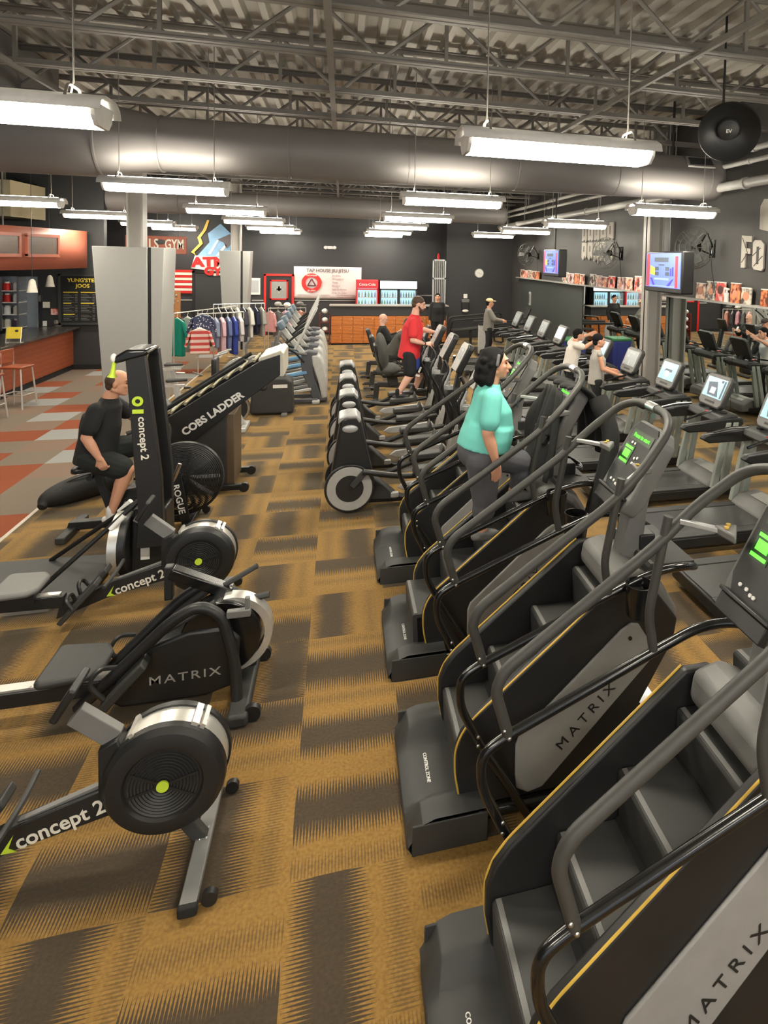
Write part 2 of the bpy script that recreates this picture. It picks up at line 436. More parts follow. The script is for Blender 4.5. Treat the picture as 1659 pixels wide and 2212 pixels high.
# ================= stair climbers =================
def climber():
    t = thing('stair_climber', '', 'stair climber', group='row of stair climbers along the aisle')
    # base foot, raised ends with a low middle tread
    hp = [(.02, 0), (0, .05), (.05, .12), (.2, .15), (.39, .16), (.39, 0)]
    def bf(u, v):
        y = -.4 + .8 * v; e = min(1, max(0, (abs(y) - .19) / .07)); top = .1 + e * .07
        k = [(.03 if abs(y) > .36 else .0, 0), (0, .045), (.05 + .02 * e, top - .02), (.13, top), (.39, top + .0), (.39, 0)]
        i = round(u * 5); return (k[i][0], y, k[i][1])
    m = M().grid(bf, 5, 32).bb(.02, .39, -.4, -.39, 0, .15).bb(.02, .39, .39, .4, 0, .15).bb(.02, .38, -.39, .39, 0, .06)
    b = obj('base_foot', m, dgr, t, bev=.006)
    text('lettering', 'CONTROL ZONE', .026, white, b, (.14, 0, .101), (0, 0, -math.pi / 2), .001)
    obj('base_rail', M().tube([(.36, -.3, .06), (1.6, -.3, .06)], .03).tube([(.36, .3, .06), (1.6, .3, .06)], .03).bb(1.5, 1.62, -.36, .36, .01, .1), blk2, t)
    out = [(.27, .12), (.24, .28), (.24, .4), (.27, .48), (.33, .55), (1.08, 1.15), (1.2, 1.15), (1.34, 1.07), (1.46, .92), (1.44, .8), (1.24, .46), (1.19, .3), (1.1, .13), (.95, .09), (.3, .09)]
    for s in (-1, 1):
        sp = obj('side_panel', M().prism(out, s * .245, s * .29), blk, t, bev=.012, seg=3)
        ed = [(.27, .13), (.24, .28), (.24, .4), (.27, .48), (.33, .552), (1.08, 1.152)]
        obj('yellow_edge', M().tube([(p.x, s * .286, p.z) for p in fil([(a, 0, c) for a, c in ed], .06)], .0052, 6), yel, sp)
        ins = [(.55, .22), (.56, .15), (.62, .115), (.7, .13), (1.29, .71), (1.31, .76), (1.29, .82), (1.22, .93), (1.17, .94), (1.12, .91), (.57, .43), (.55, .38)]
        ip = obj('inset_panel', M().prism(ins, s * .288, s * .305), mat('inset_grey', srgb(140, 138, 135), .45), sp, bev=.012, seg=3)
        a = math.atan2(.58, .6)
        if s < 0: text('lettering', 'MATRIX', .075, blk, ip, (.93, -.308, .47), (math.pi / 2, -a, 0), .001, 1.15, sp=1.5, bold=0)
        else: text('lettering', 'MATRIX', .075, blk, ip, (.93, .308, .47), (math.pi / 2, a, math.pi), .001, 1.15, sp=1.5, bold=0)
        obj('screw', M().cyl((1.17, s * .307, .86), .011, .008, 'y', 10), blk2, ip)
        # glossy frame rail
        fr = [(.62, s * .37, .03), (.36, s * .38, .46), (.24, s * .385, .7), (.24, s * .385, .84), (.34, s * .385, .895), (1.03, s * .385, 1.17), (1.24, s * .385, 1.25), (1.45, s * .36, 1.25), (1.62, s * .22, 1.16), (1.42, s * .08, 1.2)]
        obj('frame_rail', M().tube(fil(fr, .1), .021, 12), blk2, t)
        obj('support_post', M().tube(fil([(1.0, s * .385, 1.17), (.97, s * .385, 1.33), (1.05, s * .385, 1.76)], .06), .021, 12), rail, t)
        m = M()
        for zz in (.5, .545, .9, .935): m.ell((.33 if zz < .6 else .35 - (zz - .9) * .6, s * .385 - .022, zz), (.009, .006, .009), n=8, m=6)
        obj('bolt', m, steel, t)
        cu = [(.0, -.08), (.066, -.08), (.073, .08), (.066, .08), (.06, -.065), (0, -.065)]
        obj('cup_holder', M().lathe(cu, (1.14, s * .455, 1.16), 'z', 28).box((1.14, s * .4, 1.18), (.06, .08, .04)), blk2, t)
        # toggle pod on the handrail
        pd = obj('control_pod', M().bar((1.1, s * .37, 1.74), (1.22, s * .25, 1.74), .028, .022), silver, t, bev=.004)
        obj('pod_switch', M().prism([(1.2, -.02 - .25), (1.3, -.25), (1.22, -.14)], 1.72, 1.76, 'z', T=Matrix.Scale(-s, 4, (0, 1, 0)) if s > 0 else None), mgr, pd, bev=.01)
        obj('pod_button', M().cyl((1.225, s * .215, 1.765), .01, .008, 'z', 10).cyl((1.25, s * .24, 1.765), .01, .008, 'z', 10), yel, pd)
    # handrail loop: up one side, around the console and down the other side
    h = [(.35, -.385, .9), (.29, -.385, 1.1), (.33, -.385, 1.18), (1.02, -.385, 1.65), (1.17, -.38, 1.79), (1.36, -.3, 1.97), (1.42, -.17, 2.02)]
    hr = fil(h + [(a, -b, c) for a, b, c in reversed(h)], .12)
    obj('handrail', M().tube(hr, .024, 12), rail, t)
    obj('rail_clamp', M().tube([(1.42, -.05, 2.02), (1.42, .05, 2.02)], .03, 12).box((1.44, 0, 1.99), (.03, .05, .07)), steel, t)
    # steps
    for k in range(5):
        x, z = .27 + .26 * k, .36 + .213 * k
        if k == 0: x = .27
        s1 = obj('step', M().prism([(x, z - .2), (x - .01, z - .015), (x, z), (x + .27, z), (x + .27, z - .03), (x + .025, z - .03), (x + .035, z - .2)], -.243, .243), dgr, t, bev=.004)
        obj('step_edge', M().bb(x + .004, x + .026, -.235, .235, z + .0, z + .004), mgr, s1)
    obj('body', M().prism([(.3, .12), (.3, .2), (1.25, .95), (1.44, .85), (1.22, .45), (1.1, .12)], -.24, .24), rub, t)
    obj('hood', M().prism([(1.08, 1.06), (1.1, 1.17), (1.22, 1.2), (1.38, 1.12), (1.5, .93), (1.46, .8), (1.28, .5), (1.2, .3), (1.1, .4), (1.3, .8)], -.235, .235), mgr, t, bev=.03, seg=3)
    obj('mast', M().prism([(1.2, 1.1), (1.28, 1.5), (1.36, 1.75), (1.44, 1.75), (1.38, 1.45), (1.34, 1.1)], -.06, .06), mgr, t, bev=.012)
    cz = obj('mast_bracket', M().box((1.38, 0, 1.24), (.1, .14, .12)), blk, t, bev=.01)
    # console: tilted face towards the user
    c = thing('console', '', ''); del c['label']; del c['category']; c.parent = t; c.location = (1.3, 0, 1.7); c.rotation_euler = (0, math.radians(-32), 0)
    bd = [(-.15, -.26), (.15, -.26), (.19, -.18), (.19, .18), (.13, .25), (-.13, .25), (-.19, .18), (-.19, -.18)]
    cs = obj('console_shell', M().prism(bd, -.01, .09, 'x'), mgr, t, bev=.018, seg=3); cs.location = c.location; cs.rotation_euler = (0, math.radians(30), 0)
    bpy.data.objects.remove(c)
    obj('console_face', M().prism([(a * .84, b * .82 + .03) for a, b in bd], -.018, 0, 'x'), blk, cs)
    dm = mat('dim_green_display', (.02, .05, .015), .3); gm = mat('green_led', (.08, .9, .03), .4, emit=.8)
    obj('display_frame', M().bb(-.021, -.017, -.12, .12, .12, .185).bb(-.021, -.017, .02, .13, -.03, .09), dm, cs)
    text('display_text', 'Press to start', .034, gm, cs, (-.023, 0, .152), (math.pi / 2, 0, -math.pi / 2), .001)
    obj('led_block', M().bb(-.024, -.02, .03, .12, .065, .08).bb(-.024, -.02, .04, .11, .01, .055).bb(-.024, -.02, .03, .12, -.02, -.005), gm, cs)
    m = M()
    for yy, zz in ((.07, .105), (.035, .105), (-.03, .03), (-.03, .0), (-.06, .04), (.09, -.14), (.05, -.14), (0, -.15), (.02, -.15)): m.cyl((-.022, yy, zz), .008, .006, 'x', 8)
    obj('white_buttons', m, white, cs)
    obj('yellow_buttons', M().cyl((-.022, -.1, .0), .012, .006, 'x', 10).cyl((-.022, -.1, -.1), .012, .006, 'x', 10), yel, cs)
    obj('reading_rack', M().box((-.03, 0, -.19), (.05, .3, .016)).bb(-.045, -.01, -.14, .14, -.27, -.2), blk, cs, bev=.004)
    return t
CL = climber()
clab = ['black stair climber nearest the viewer at lower right', 'black stair climber with lit green console and visible cup holders, second nearest',
        'black stair climber a woman in teal is stepping on', 'black stair climber farthest up the row, just past the woman']
for k, y in enumerate((2.02, 3.27, 4.55, 5.85)):
    o = CL if k == 0 else dup(CL, (0, 0, 0)); o.location = (.33, y, 0); o['label'] = clab[k]
    if k == 0:
        for q in list(o.children):
            if q.name.startswith('cup_holder') and sum(v.co.y for v in q.data.vertices) > 0: FARCUP = q
    if k == 2:
        for q in o.children:
            if q.name.startswith('step'): q.location.x -= .09

bpy.data.objects.remove(FARCUP)   # the nearest machine has no holder on that side
# ================= treadmills =================
scr_b = mat('blue_screen', srgb(150, 205, 230), .25, emit=.28, var=.35, scale=9); scr_w = mat('white_screen', srgb(215, 222, 228), .25, emit=.25, var=.08); scr_g = mat('grey_screen', srgb(150, 156, 155), .25, emit=.12, var=.15)
sage = mat('sage_grey_post', srgb(150, 156, 148), .4)
def treadmill():
    t = thing('treadmill', '', 'treadmill', group='row of treadmills facing the mirror')
    obj('deck', M().bb(.02, 1.75, -.36, .36, .07, .19), blk, t, bev=.02)
    g = G('belt_rubber') if 'belt' not in MATS else None
    if g:
        n = g.noise(30, 3, obj=True); g.set('Base Color', g.mix(n, srgb(44, 44, 44), srgb(66, 65, 63))); g.set('Roughness', .35); MATS['belt'] = g.m
    obj('belt', M().bb(.04, 1.5, -.25, .25, .185, .2), MATS['belt'], t, bev=.005)
    for s in (-1, 1):
        obj('side_rail', M().bb(.03, 1.5, s * .26, s * .365, .185, .205), dgr, t, bev=.006)
        obj('rear_foot', M().cyl((.12, s * .3, .045), .05, .09, 'z', 16), lgr, t)
        u = M()
        for k in (0, 1): u.prism([(1.42 + .13 * k, .2), (1.5 + .13 * k, .2), (1.66 + .1 * k, .98), (1.59 + .1 * k, .98)], s * .36, s * .42)
        obj('upright', u, sage, t, bev=.008)
        obj('handrail', M().prism([(1.0, .93), (1.1, .88), (1.72, .88), (1.84, .95), (1.82, 1.03), (1.6, 1.03), (1.05, .98)], s * .33, s * .41), blk, t, bev=.018)
        obj('grip', M().tube(fil([(1.12, s * .3, 1.02), (1.3, s * .28, 1.06), (1.5, s * .22, 1.08)], .05), .016, 8), blk2, t)
    obj('motor_hood', M().prism([(1.4, .1), (1.4, .22), (1.5, .3), (1.72, .33), (1.88, .25), (1.9, .1)], -.35, .35), mgr, t, bev=.03, seg=3)
    obj('hood_top', M().prism([(1.55, .315), (1.7, .335), (1.82, .29), (1.8, .28), (1.7, .3)], -.22, .22), lgr, t, bev=.008)
    obj('dashboard', M().prism([(1.5, .96), (1.55, 1.04), (1.78, 1.06), (1.84, .98), (1.76, .9)], -.36, .36), dgr, t, bev=.02)
    obj('red_key', M().box((1.52, -.12, 1.055), (.05, .05, .012)), redm, t)
    obj('tray', M().cyl((1.66, .22, 1.055), .045, .02, 'z', 16).cyl((1.66, -.24, 1.055), .045, .02, 'z', 16), rub, t)
    obj('console_neck', M().bar((1.72, 0, .98), (1.66, 0, 1.12), .12, .06), blk, t, bev=.01)
    R = (0, math.radians(24), 0)
    c = obj('console', M().prism([(-.25, -.17), (-.2, -.22), (.2, -.22), (.25, -.17), (.27, .17), (.2, .21), (-.2, .21), (-.27, .17)], -.02, .045, 'x'), dgr, t, bev=.015, seg=3); c.location = (1.7, 0, 1.28); c.rotation_euler = R
    obj('bezel', M().prism([(-.235, -.16), (-.19, -.2), (.19, -.2), (.235, -.16), (.25, .16), (.19, .195), (-.19, .195), (-.25, .16)], -.026, -.015, 'x'), mgr, c, bev=.006)
    s_ = obj('screen', M().bb(-.031, -.024, -.205, .205, -.1, .155), scr_b, c)
    obj('button_strip', M().bb(-.03, -.02, -.1, .1, -.165, -.14), dgr, c)
    return t
T0 = treadmill()
ty = [3.4, 4.54, 5.7, 6.87, 8.04, 9.25, 10.45, 11.6, 12.7, 13.85, 15.0, 16.15]
uim = mat('screen_dark_ui', srgb(84, 98, 112), .4, emit=.1, var=.1)
for k, y in enumerate(ty):
    o = T0 if k == 0 else dup(T0, (0, 0, 0)); o.location = (2.84, y, 0)
    near = ['at the lower right edge of the view', 'whose belt fills the gap right of the lit green console', 'with its screen cut by the right edge', 'whose blue screen shows a dark picture', 'with a plain pale blue screen right of the grey steel column', 'under the person in the grey tank top', 'under the person in the white t-shirt', 'with a pale screen just behind the white t-shirt person', 'with a white screen before the blue bin', 'with a grey screen, second from the capped person', 'with a tall grey screen beside the capped person', 'at the far end under the capped person'][k]
    o['label'] = 'black treadmill ' + near
    if k in (2, 3, 4):
        c = [q for q in o.children if q.name.startswith('console') and not q.name.startswith('console_neck')][0]
        sc_ = [q for q in c.children if q.name.startswith('screen')][0]
        m = M().prism([(-.12, -.08), (.1, -.08), (.15, .08), (-.02, .11)] if k != 4 else [(-.1, .02), (.1, .02), (.08, .06), (-.1, .06)], -.034, -.03, 'x')
        if k == 3: m.bb(-.034, -.03, -.19, -.16, -.09, .14).bb(-.034, -.03, -.14, -.1, .11, .14)
        u = obj('picture', m, uim, sc_)
        obj('picture_detail', M().bb(-.037, -.033, -.04, .06, -.05, .03), scr_w, sc_)
# different screens on the far ones
for k, m_ in ((5, scr_g), (7, scr_w), (8, scr_w), (9, scr_g), (10, scr_g), (11, scr_g)):
    o = [q for q in COL.objects if q.get('label', '').startswith('black treadmill')][0]
    root = [q for q in COL.objects if q.parent is None and q.name.startswith('treadmill')]
    root.sort(key=lambda q: q.location.y); r = root[k]
    for c in r.children:
        if c.name.startswith('console') and 'neck' not in c.name:
            for q in c.children:
                if q.name.startswith('screen'): q.data = q.data.copy(); q.data.materials[0] = m_
# ================= black cross trainers =================
def crosstrainer():
    t = thing('cross_trainer', '', 'elliptical trainer', group='black cross trainers in the middle')
    obj('drive_tower', M().prism([(-.2, .2), (-.21, .35), (-.14, .8), (-.1, 1.05), (-.04, 1.08), (.08, 1.08), (.12, 1.02), (.22, .55), (.28, .3), (.2, .1), (.0, .05), (-.12, .08)], -.16, .16), blk, t, bev=.03, seg=3)
    obj('silver_cap', M().prism([(-.13, 1.0), (-.12, 1.075), (-.03, 1.1), (.07, 1.1), (.12, 1.04), (.1, 1.0), (.06, 1.06), (-.05, 1.06)], -.165, .165), silver, t, bev=.012)
    obj('silver_badge', M().ell((0, -.163, .945), (.085, .02, .045)), silver, t)
    for s in (-1, 1):
        w = obj('crank_disc', M().cyl((.0, s * .19, .29), .27, .05, 'y', 40), blk, t, bev=.01)
        obj('grey_ring', M().lathe([(.15, -.006), (.24, -.006), (.245, .0), (.24, .006), (.15, .006), (.15, -.006)], (0, s * .216, .29), 'y', 40), lgr, w)
        obj('crank_arm', M().bar((.02, s * .25, .32), (.17, s * .25, .49), .03, .07), dgr, t, bev=.01)
        a = fil([(.14, s * .27, .49 if s < 0 else .2), (.5, s * .27, .42 if s < 0 else .3), (.72, s * .25, .4 if s < 0 else .4), (1.3, s * .26, .5)], .1)
        obj('pedal_arm', M().tube(a, .032, 10), blk, t)
        obj('pedal', M().prism([(.68, .44), (.7, .5), (1.06, .52), (1.1, .6), (1.13, .5), (1.1, .45)], s * .17, s * .33), dgr, t, bev=.012)
        obj('silver_cover', M().prism([(.5, .3), (.58, .36), (1.2, .42), (1.25, .36), (1.2, .28), (.6, .26)], s * .29, s * .315), silver, t, bev=.012)
        hb = fil([(1.3, s * .27, .5), (1.34, s * .26, .85), (1.16, s * .24, 1.15), (1.28, s * .22, 1.38), (1.22, s * .2, 1.5)] if s < 0 else [(1.3, s * .27, .5), (1.36, s * .26, .85), (1.3, s * .24, 1.15), (1.44, s * .22, 1.38), (1.42, s * .2, 1.5)], .12)
        obj('arm_lever', M().tube(hb, .02, 10), blk2, t)
        obj('chrome_grip', M().tube([(1.2 + (s > 0) * .12, s * .2, 1.08), (1.3 + (s > 0) * .08, s * .19, 1.33)], .017, 8), silver, t)
    obj('rear_foot', M().cyl((-.02, 0, .045), .075, .09, 'z', 20, .06), dgr, t)
    obj('base_beam', M().prism([(.1, .05), (.15, .2), (.4, .18), (.6, .1), (1.5, .1), (1.5, .04)], -.06, .06), blk, t, bev=.015)
    obj('brace_cover', M().prism([(.18, .1), (.2, .42), (.52, .13), (.52, .08)], -.1, .1), dgr, t, bev=.02)
    obj('light_pad', M().box((.5, -.08, .14), (.09, .06, .06)), lgr, t, bev=.01)
    obj('front_foot', M().bb(1.44, 1.54, -.3, .3, 0, .08), dgr, t, bev=.02)
    obj('front_mast', M().prism([(1.3, .08), (1.38, .5), (1.24, .92), (1.28, 1.1), (1.5, 1.1), (1.52, .9), (1.54, .1)], -.09, .09), blk, t, bev=.03)
    obj('mast_shield', M().prism([(1.3, .2), (1.4, .6), (1.44, .6), (1.46, .2)], -.1, .1), lgr, t, bev=.01)
    obj('cup_ring', M().lathe([(.04, 0), (.055, .0), (.055, .05), (.04, .05), (.04, 0)], (1.3, -.13, 1.1), 'z', 20).lathe([(.04, 0), (.055, .0), (.055, .05), (.04, .05), (.04, 0)], (1.3, .13, 1.1), 'z', 20), silver, t)
    c = obj('console', M().prism([(-.18, -.2), (.18, -.2), (.2, .17), (.14, .22), (-.14, .22), (-.2, .17)], -.02, .07, 'x'), blk, t, bev=.02, seg=3); c.location = (1.48, 0, 1.5); c.rotation_euler = (0, math.radians(26), 0)
    obj('console_face', M().prism([(-.17, -.19), (.17, -.19), (.185, .16), (.13, .21), (-.13, .21), (-.185, .16)], -.03, -.018, 'x'), lgr, c, bev=.006)
    obj('screen', M().bb(-.035, -.028, -.12, .12, -.02, .14), scr_g, c)
    obj('console_neck', M().bar((1.42, 0, 1.08), (1.47, 0, 1.34), .1, .07), blk, t)
    return t
X0 = crosstrainer()
for k, y in enumerate((7.27, 8.45, 9.6, 10.8)):
    o = X0 if k == 0 else dup(X0, (0, 0, 0)); o.location = (.11, y, 0)
    o['label'] = ['black cross trainer with full grey ringed disc in view, nearest of the four', 'black cross trainer with silver capped tower, second of the four', 'black cross trainer with silver capped tower, third of the four', 'black cross trainer the man in the red shirt stands on'][k]
# ================= rowers =================
grn = mat('lime_green_badge', srgb(190, 215, 60), .4); cream = mat('cream_letters', srgb(225, 220, 205), .5)
alum = mat('aluminium_rail', srgb(215, 212, 205), .3, .6)
def rower():
    t = thing('rowing_machine', '', 'rowing machine', group='matching rowing machines with round flywheels')
    f = obj('flywheel_housing', M().lathe([(0, -.1), (.16, -.1), (.17, -.113), (.19, -.116), (.235, -.104), (.256, -.08), (.26, -.05), (0, -.05)], (0, 0, .43), 'y', 48).lathe([(0, .11), (.24, .11), (.26, .09), (.26, .06), (0, .06)][::-1], (0, 0, .43), 'y', 48), blk, t, sharp=.5)
    f2 = obj('silver_mesh_band', M().lathe([(.235, .062), (.25, .06), (.25, -.052), (.235, -.05)], (0, 0, .43), 'y', 48), alum, f)
    m = M()
    for k in range(9): r = .03 + .014 * k; m.lathe([(r, -.103), (r + .006, -.109), (r + .007, -.103)], (0, 0, .43), 'y', 32)
    obj('vent_rings', m, dgr, f)
    obj('vent_bars', M().box((0, -.108, .43), (.3, .006, .01), (0, .5, 0)).box((0, -.108, .43), (.3, .006, .01), (0, -.25, 0)), blk, f)
    obj('hub_badge', M().cyl((0, -.115, .43), .026, .008, 'y', 24), grn, f)
    obj('band_clip', M().box((.12, 0, .66), (.03, .13, .03), (0, .5, 0)).box((.155, 0, .645), (.02, .13, .03), (0, .6, 0)).box((-.14, 0, .65), (.02, .13, .03), (0, -.5, 0)), alum, f)
    obj('front_leg', M().bar((.03, 0, .22), (.15, 0, .04), .06, .05, (0, 1, 0)), dgr, t, bev=.006)
    c = obj('floor_crossbar', M().bar((.15, -.34, .05), (.15, .34, .05), .07, .035), mgr, t, bev=.005)
    obj('end_block', M().bar((.15, -.36, .04), (.15, -.32, .04), .08, .05), rub, c, bev=.01)
    for s in (-1, 1): obj('wheel', M().cyl((.23, s * .3, .035), .033, .03, 'y', 20), blk, c)
    m = M()
    for a in (-.03, .03):
        for b in (-.015, .015): m.ell((.15 + b, a, .07), (.006, .006, .004), n=8, m=4)
    obj('bolt', m, steel, c)
    b = obj('black_beam', M().prism([(-.2, .28), (-.2, .42), (-.62, .3), (-.98, .14), (-1.0, .05), (-.62, .19)], -.035, .035), blk, t, bev=.006)
    a = math.atan2(.11, .42)
    text('lettering', 'concept 2', .095, cream, b, (-.43, -.038, .276), (math.pi / 2, -.29, 0), .001, .95)
    obj('green_mark', M().prism([(-.66, .19), (-.61, .27), (-.63, .21), (-.6, .19)], -.04, -.036), grn, b)
    obj('chain_guide', M().bar((-.19, 0, .43), (-.6, 0, .3), .03, .02), mgr, b)
    for s in (-1, 1):
        p = obj('foot_plate', M().prism([(-.95, .08), (-.92, .06), (-.68, .33), (-.7, .37)], s * .05, s * .17), dgr, t, bev=.008)
        obj('foot_strap', M().tube(crom([(-.86, s * .05, .17), (-.88, s * .06, .24), (-.89, s * .11, .26), (-.88, s * .16, .24), (-.84, s * .17, .18)]), .014, 6), blk, p)
    obj('pull_handle', M().tube(fil([(-.62, -.22, .35), (-.6, -.08, .37), (-.6, .08, .37), (-.62, .22, .35)], .05), .014, 8), dgr, t)
    obj('monitor_arm', M().bar((-.22, 0, .62), (-.38, 0, .76), .09, .05, (0, 1, 0)), mgr, t, bev=.004)
    obj('arm_bracket', M().prism([(-.28, .36), (-.28, .6), (-.2, .64), (-.15, .5), (-.2, .36)], -.05, .05), blk, t, bev=.01)
    mo = obj('monitor', M().box((-.4, 0, .85), (.035, .18, .16), (0, .55, 0)), blk, t, bev=.01)
    obj('monitor_screen', M().box((-.417, 0, .842), (.004, .13, .1), (0, .55, 0)), lgr, mo)
    obj('monorail', M().bar((-.95, 0, .18), (-2.1, 0, .2), .07, .09, (0, 0, 1)), blk, t, bev=.005)
    obj('rail_top', M().bar((-.98, 0, .232), (-2.1, 0, .25), .045, .012), alum, t)
    sp = [(-.16, -.16), (-.13, -.19), (.1, -.17), (.15, -.1), (.15, .1), (.1, .17), (-.13, .19), (-.16, .16)]
    s_ = obj('seat', M().prism([(x - 1.23, y) for x, y in sp], .3, .345, 'z'), mgr, t, bev=.02, seg=3)
    obj('seat_carriage', M().bb(-1.33, -1.13, -.06, .06, .2, .3), blk, s_)
    obj('rear_leg', M().bar((-2.05, 0, .2), (-2.12, 0, .02), .06, .05, (0, 1, 0)).bb(-2.16, -2.08, -.25, .25, 0, .04), mgr, t)
    return t
R0 = rower(); R0.location = (-.76, 3.17, 0); R0['label'] = 'rowing machine with big black flywheel at lower left, nearest the viewer'
o = dup(R0, (-1.06, 5.42, 0), label='rowing machine with round flywheel and grey seat behind the nearer matrix rower')
# matrix rower
t = thing('rowing_machine', 'black rower with white name on its side cover and arched frame', 'rowing machine', (0, 4.3, 0))
h = obj('side_cover', M().prism([(-1.35, .1), (-1.3, .22), (-1.1, .42), (-.9, .48), (-.68, .48), (-.6, .4), (-.62, .1), (-.8, .05), (-1.28, .05)], -.08, .1), blk, t, bev=.02, seg=3)
text('lettering', 'MATRIX', .075, silver, h, (-.92, -.083, .2), (math.pi / 2, -.02, 0), .001, 1.3, sp=1.25, bold=.004)
obj('flywheel', M().cyl((-.72, .02, .4), .24, .16, 'y', 40), blk2, t, bev=.01)
obj('flywheel_rim', M().lathe([(.2, -.05), (.245, -.05), (.245, .05), (.2, .05)], (-.66, .02, .4), 'y', 40), alum, t)
for s in (-1, 1):
    obj('arched_frame', M().tube(fil([(-1.5, s * .1, .1), (-1.33, s * .12, .26), (-.98, s * .14, .6), (-.83, s * .14, .68), (-.7, s * .14, .6), (-.62, s * .15, .3), (-.6, s * .2, .03)], .16, 8), .035, 12), blk, t)
obj('front_foot', M().bb(-.64, -.52, -.36, .36, .0, .08), dgr, t, bev=.02)
obj('foot_wheel', M().cyl((-.5, -.3, .05), .05, .04, 'y', 20).cyl((-.5, .3, .05), .05, .04, 'y', 20), blk, t)
obj('top_arm', M().bar((-1.04, .1, .8), (-.68, .1, .62), .09, .07), blk2, t, bev=.01)
obj('arm_post', M().bar((-1.05, .1, .62), (-1.05, .1, .84), .06, .05), blk, t, bev=.008)
obj('front_yoke', M().tube(fil([(-.7, .1, .64), (-.56, .1, .56), (-.54, .12, .3), (-.56, .15, .05)], .12), .03, 10), blk, t)
obj('yoke_handle', M().tube([(-.74, .1, .66), (-.52, .1, .78)], .018, 8).tube([(-.6, .05, .58), (-.44, .05, .6)], .022, 8), dgr, t)
obj('diagonal_tube', M().tube([(-1.3, .15, .3), (-.8, .12, .66)], .028, 10).tube([(-1.15, -.1, .45), (-.75, -.05, .64)], .02, 10), dgr, t)
obj('knob', M().box((-.6, -.14, .6), (.14, .04, .05)).box((-.55, -.14, .64), (.03, .03, .12)), mgr, t, bev=.008)
sp = [(-.17, -.17), (-.14, -.2), (.12, -.17), (.17, -.08), (.17, .08), (.12, .17), (-.14, .2), (-.17, .17)]
s_ = obj('seat', M().prism([(x - 1.53, y) for x, y in sp], .3, .35, 'z'), dgr, t, bev=.022, seg=3); obj('seat_carriage', M().bb(-1.65, -1.5, -.07, .07, .2, .3), blk, s_)
obj('monorail', M().bb(-3.1, -1.2, -.05, .05, .13, .22), blk, t, bev=.005); obj('rail_top', M().bb(-3.1, -1.22, -.035, .035, .22, .232), alum, t)
obj('foot_plate', M().prism([(-1.36, .16), (-1.32, .12), (-1.1, .36), (-1.13, .4)], -.22, -.1).prism([(-1.36, .16), (-1.32, .12), (-1.1, .36), (-1.13, .4)], .12, .24), dgr, t, bev=.01)
obj('foot_loop', M().tube(crom([(-1.33, -.2, .2), (-1.4, -.2, .3), (-1.36, -.16, .36), (-1.28, -.12, .34)]), .014, 6).tube(crom([(-1.33, .14, .2), (-1.4, .14, .3), (-1.36, .18, .36), (-1.28, .22, .34)]), .014, 6), blk, t)
obj('rear_leg', M().bb(-3.05, -2.95, -.25, .25, 0, .2), dgr, t)
# ================= ski erg =================
t = thing('ski_machine', 'tall black twin-post ski machine with lime green handles on a grey floor plate', 'ski machine', (0, 6.12, 0))
obj('floor_plate', M().prism([(-3.05, -.42), (-3.0, .4), (-1.95, .36), (-1.95, -.42)], .015, .05, 'z'), dgr, t, bev=.01)
obj('plate_edge', M().bb(-3.3, -2.2, -.5, -.43, .0, .04), alum, t)
def post(y0, y1, dx=0): return M().prism([(-1.75 + dx, 1.98), (-1.6 + dx, 1.99), (-1.48 + dx * .5, .9), (-1.46, .3), (-1.68, .3), (-1.66, .6), (-1.685 + dx * .5, 1.0)], y0, y1)
a = obj('near_post', post(-.17, -.1), blk, t, bev=.006)
obj('far_post', post(.12, .19, .03), blk, t, bev=.006)
text('lettering', 'concept 2', .085, cream, a, (-1.615, -.175, 1.26), (math.pi / 2, math.pi / 2 - .06, 0), .001, 1.1)
obj('green_badge', M().lathe([(.02, -.004), (.043, -.004), (.043, .004), (.02, .004)], (-1.655, -.175, 1.58), 'y', 24).bb(-1.695, -1.61, -.179, -.171, 1.475, 1.51), grn, a)
obj('top_cap', M().prism([(-1.83, 1.9), (-1.84, 1.96), (-1.74, 2.02), (-1.58, 2.02), (-1.58, 1.97)], -.18, .2), blk2, t, bev=.02)
for y, x in ((-.16, -1.83), (.1, -1.66)):
    h = obj('green_handle', M().tube([(x, y, 1.93), (x - .015, y, 1.82), (x - .02, y, 1.79)], [.014, .02, .036], 12), grn, t)
    obj('white_cap', M().ell((x - .005, y, 1.95), (.025, .025, .04)), white, h)
    obj('cord', M().tube([(x + .1, y, 1.95), (x + .02, y, 1.93)], .006, 6), blk, h)
dr = obj('flywheel_drum', M().cyl((-1.8, -.02, .3), .26, .13, 'x', 40), blk, t, bev=.015)
obj('silver_band', M().lathe([(.262, -.035), (.27, -.035), (.27, .035), (.262, .035)], (-1.83, -.02, .3), 'x', 40, a0=.3, a1=5.9), alum, dr)
obj('lower_shroud', M().prism([(-1.75, .05), (-1.72, .62), (-1.46, .62), (-1.46, .05)], -.1, .16), blk, t, bev=.02)
obj('white_label', M().bb(-1.66, -1.59, -.104, -.1, .17, .28), white, t)
for y, p, q in ((-.34, (-2.38, .05), (-1.58, .78)), (.33, (-2.5, .05), (-1.62, .7))):
    s_ = obj('diagonal_strut', M().tube([(p[0], y, p[1]), (q[0], y * .3, q[1])], .02, 10), blk, t)
    obj('strut_sleeve', M().tube([(-1.86 - (y > 0) * .05, y * .58, .5), (-1.76 - (y > 0) * .05, y * .52, .6)], .023, 10), white, s_)
obj('side_bar', M().bar((-1.7, -.1, .55), (-1.4, -.1, .33), .05, .05, (0, 1, 0)), mgr, t, bev=.004)
obj('curved_handle', M().tube(crom([(-1.66, .2, .6), (-1.5, .22, .72), (-1.42, .22, .9)]), .018, 8), steel, t)
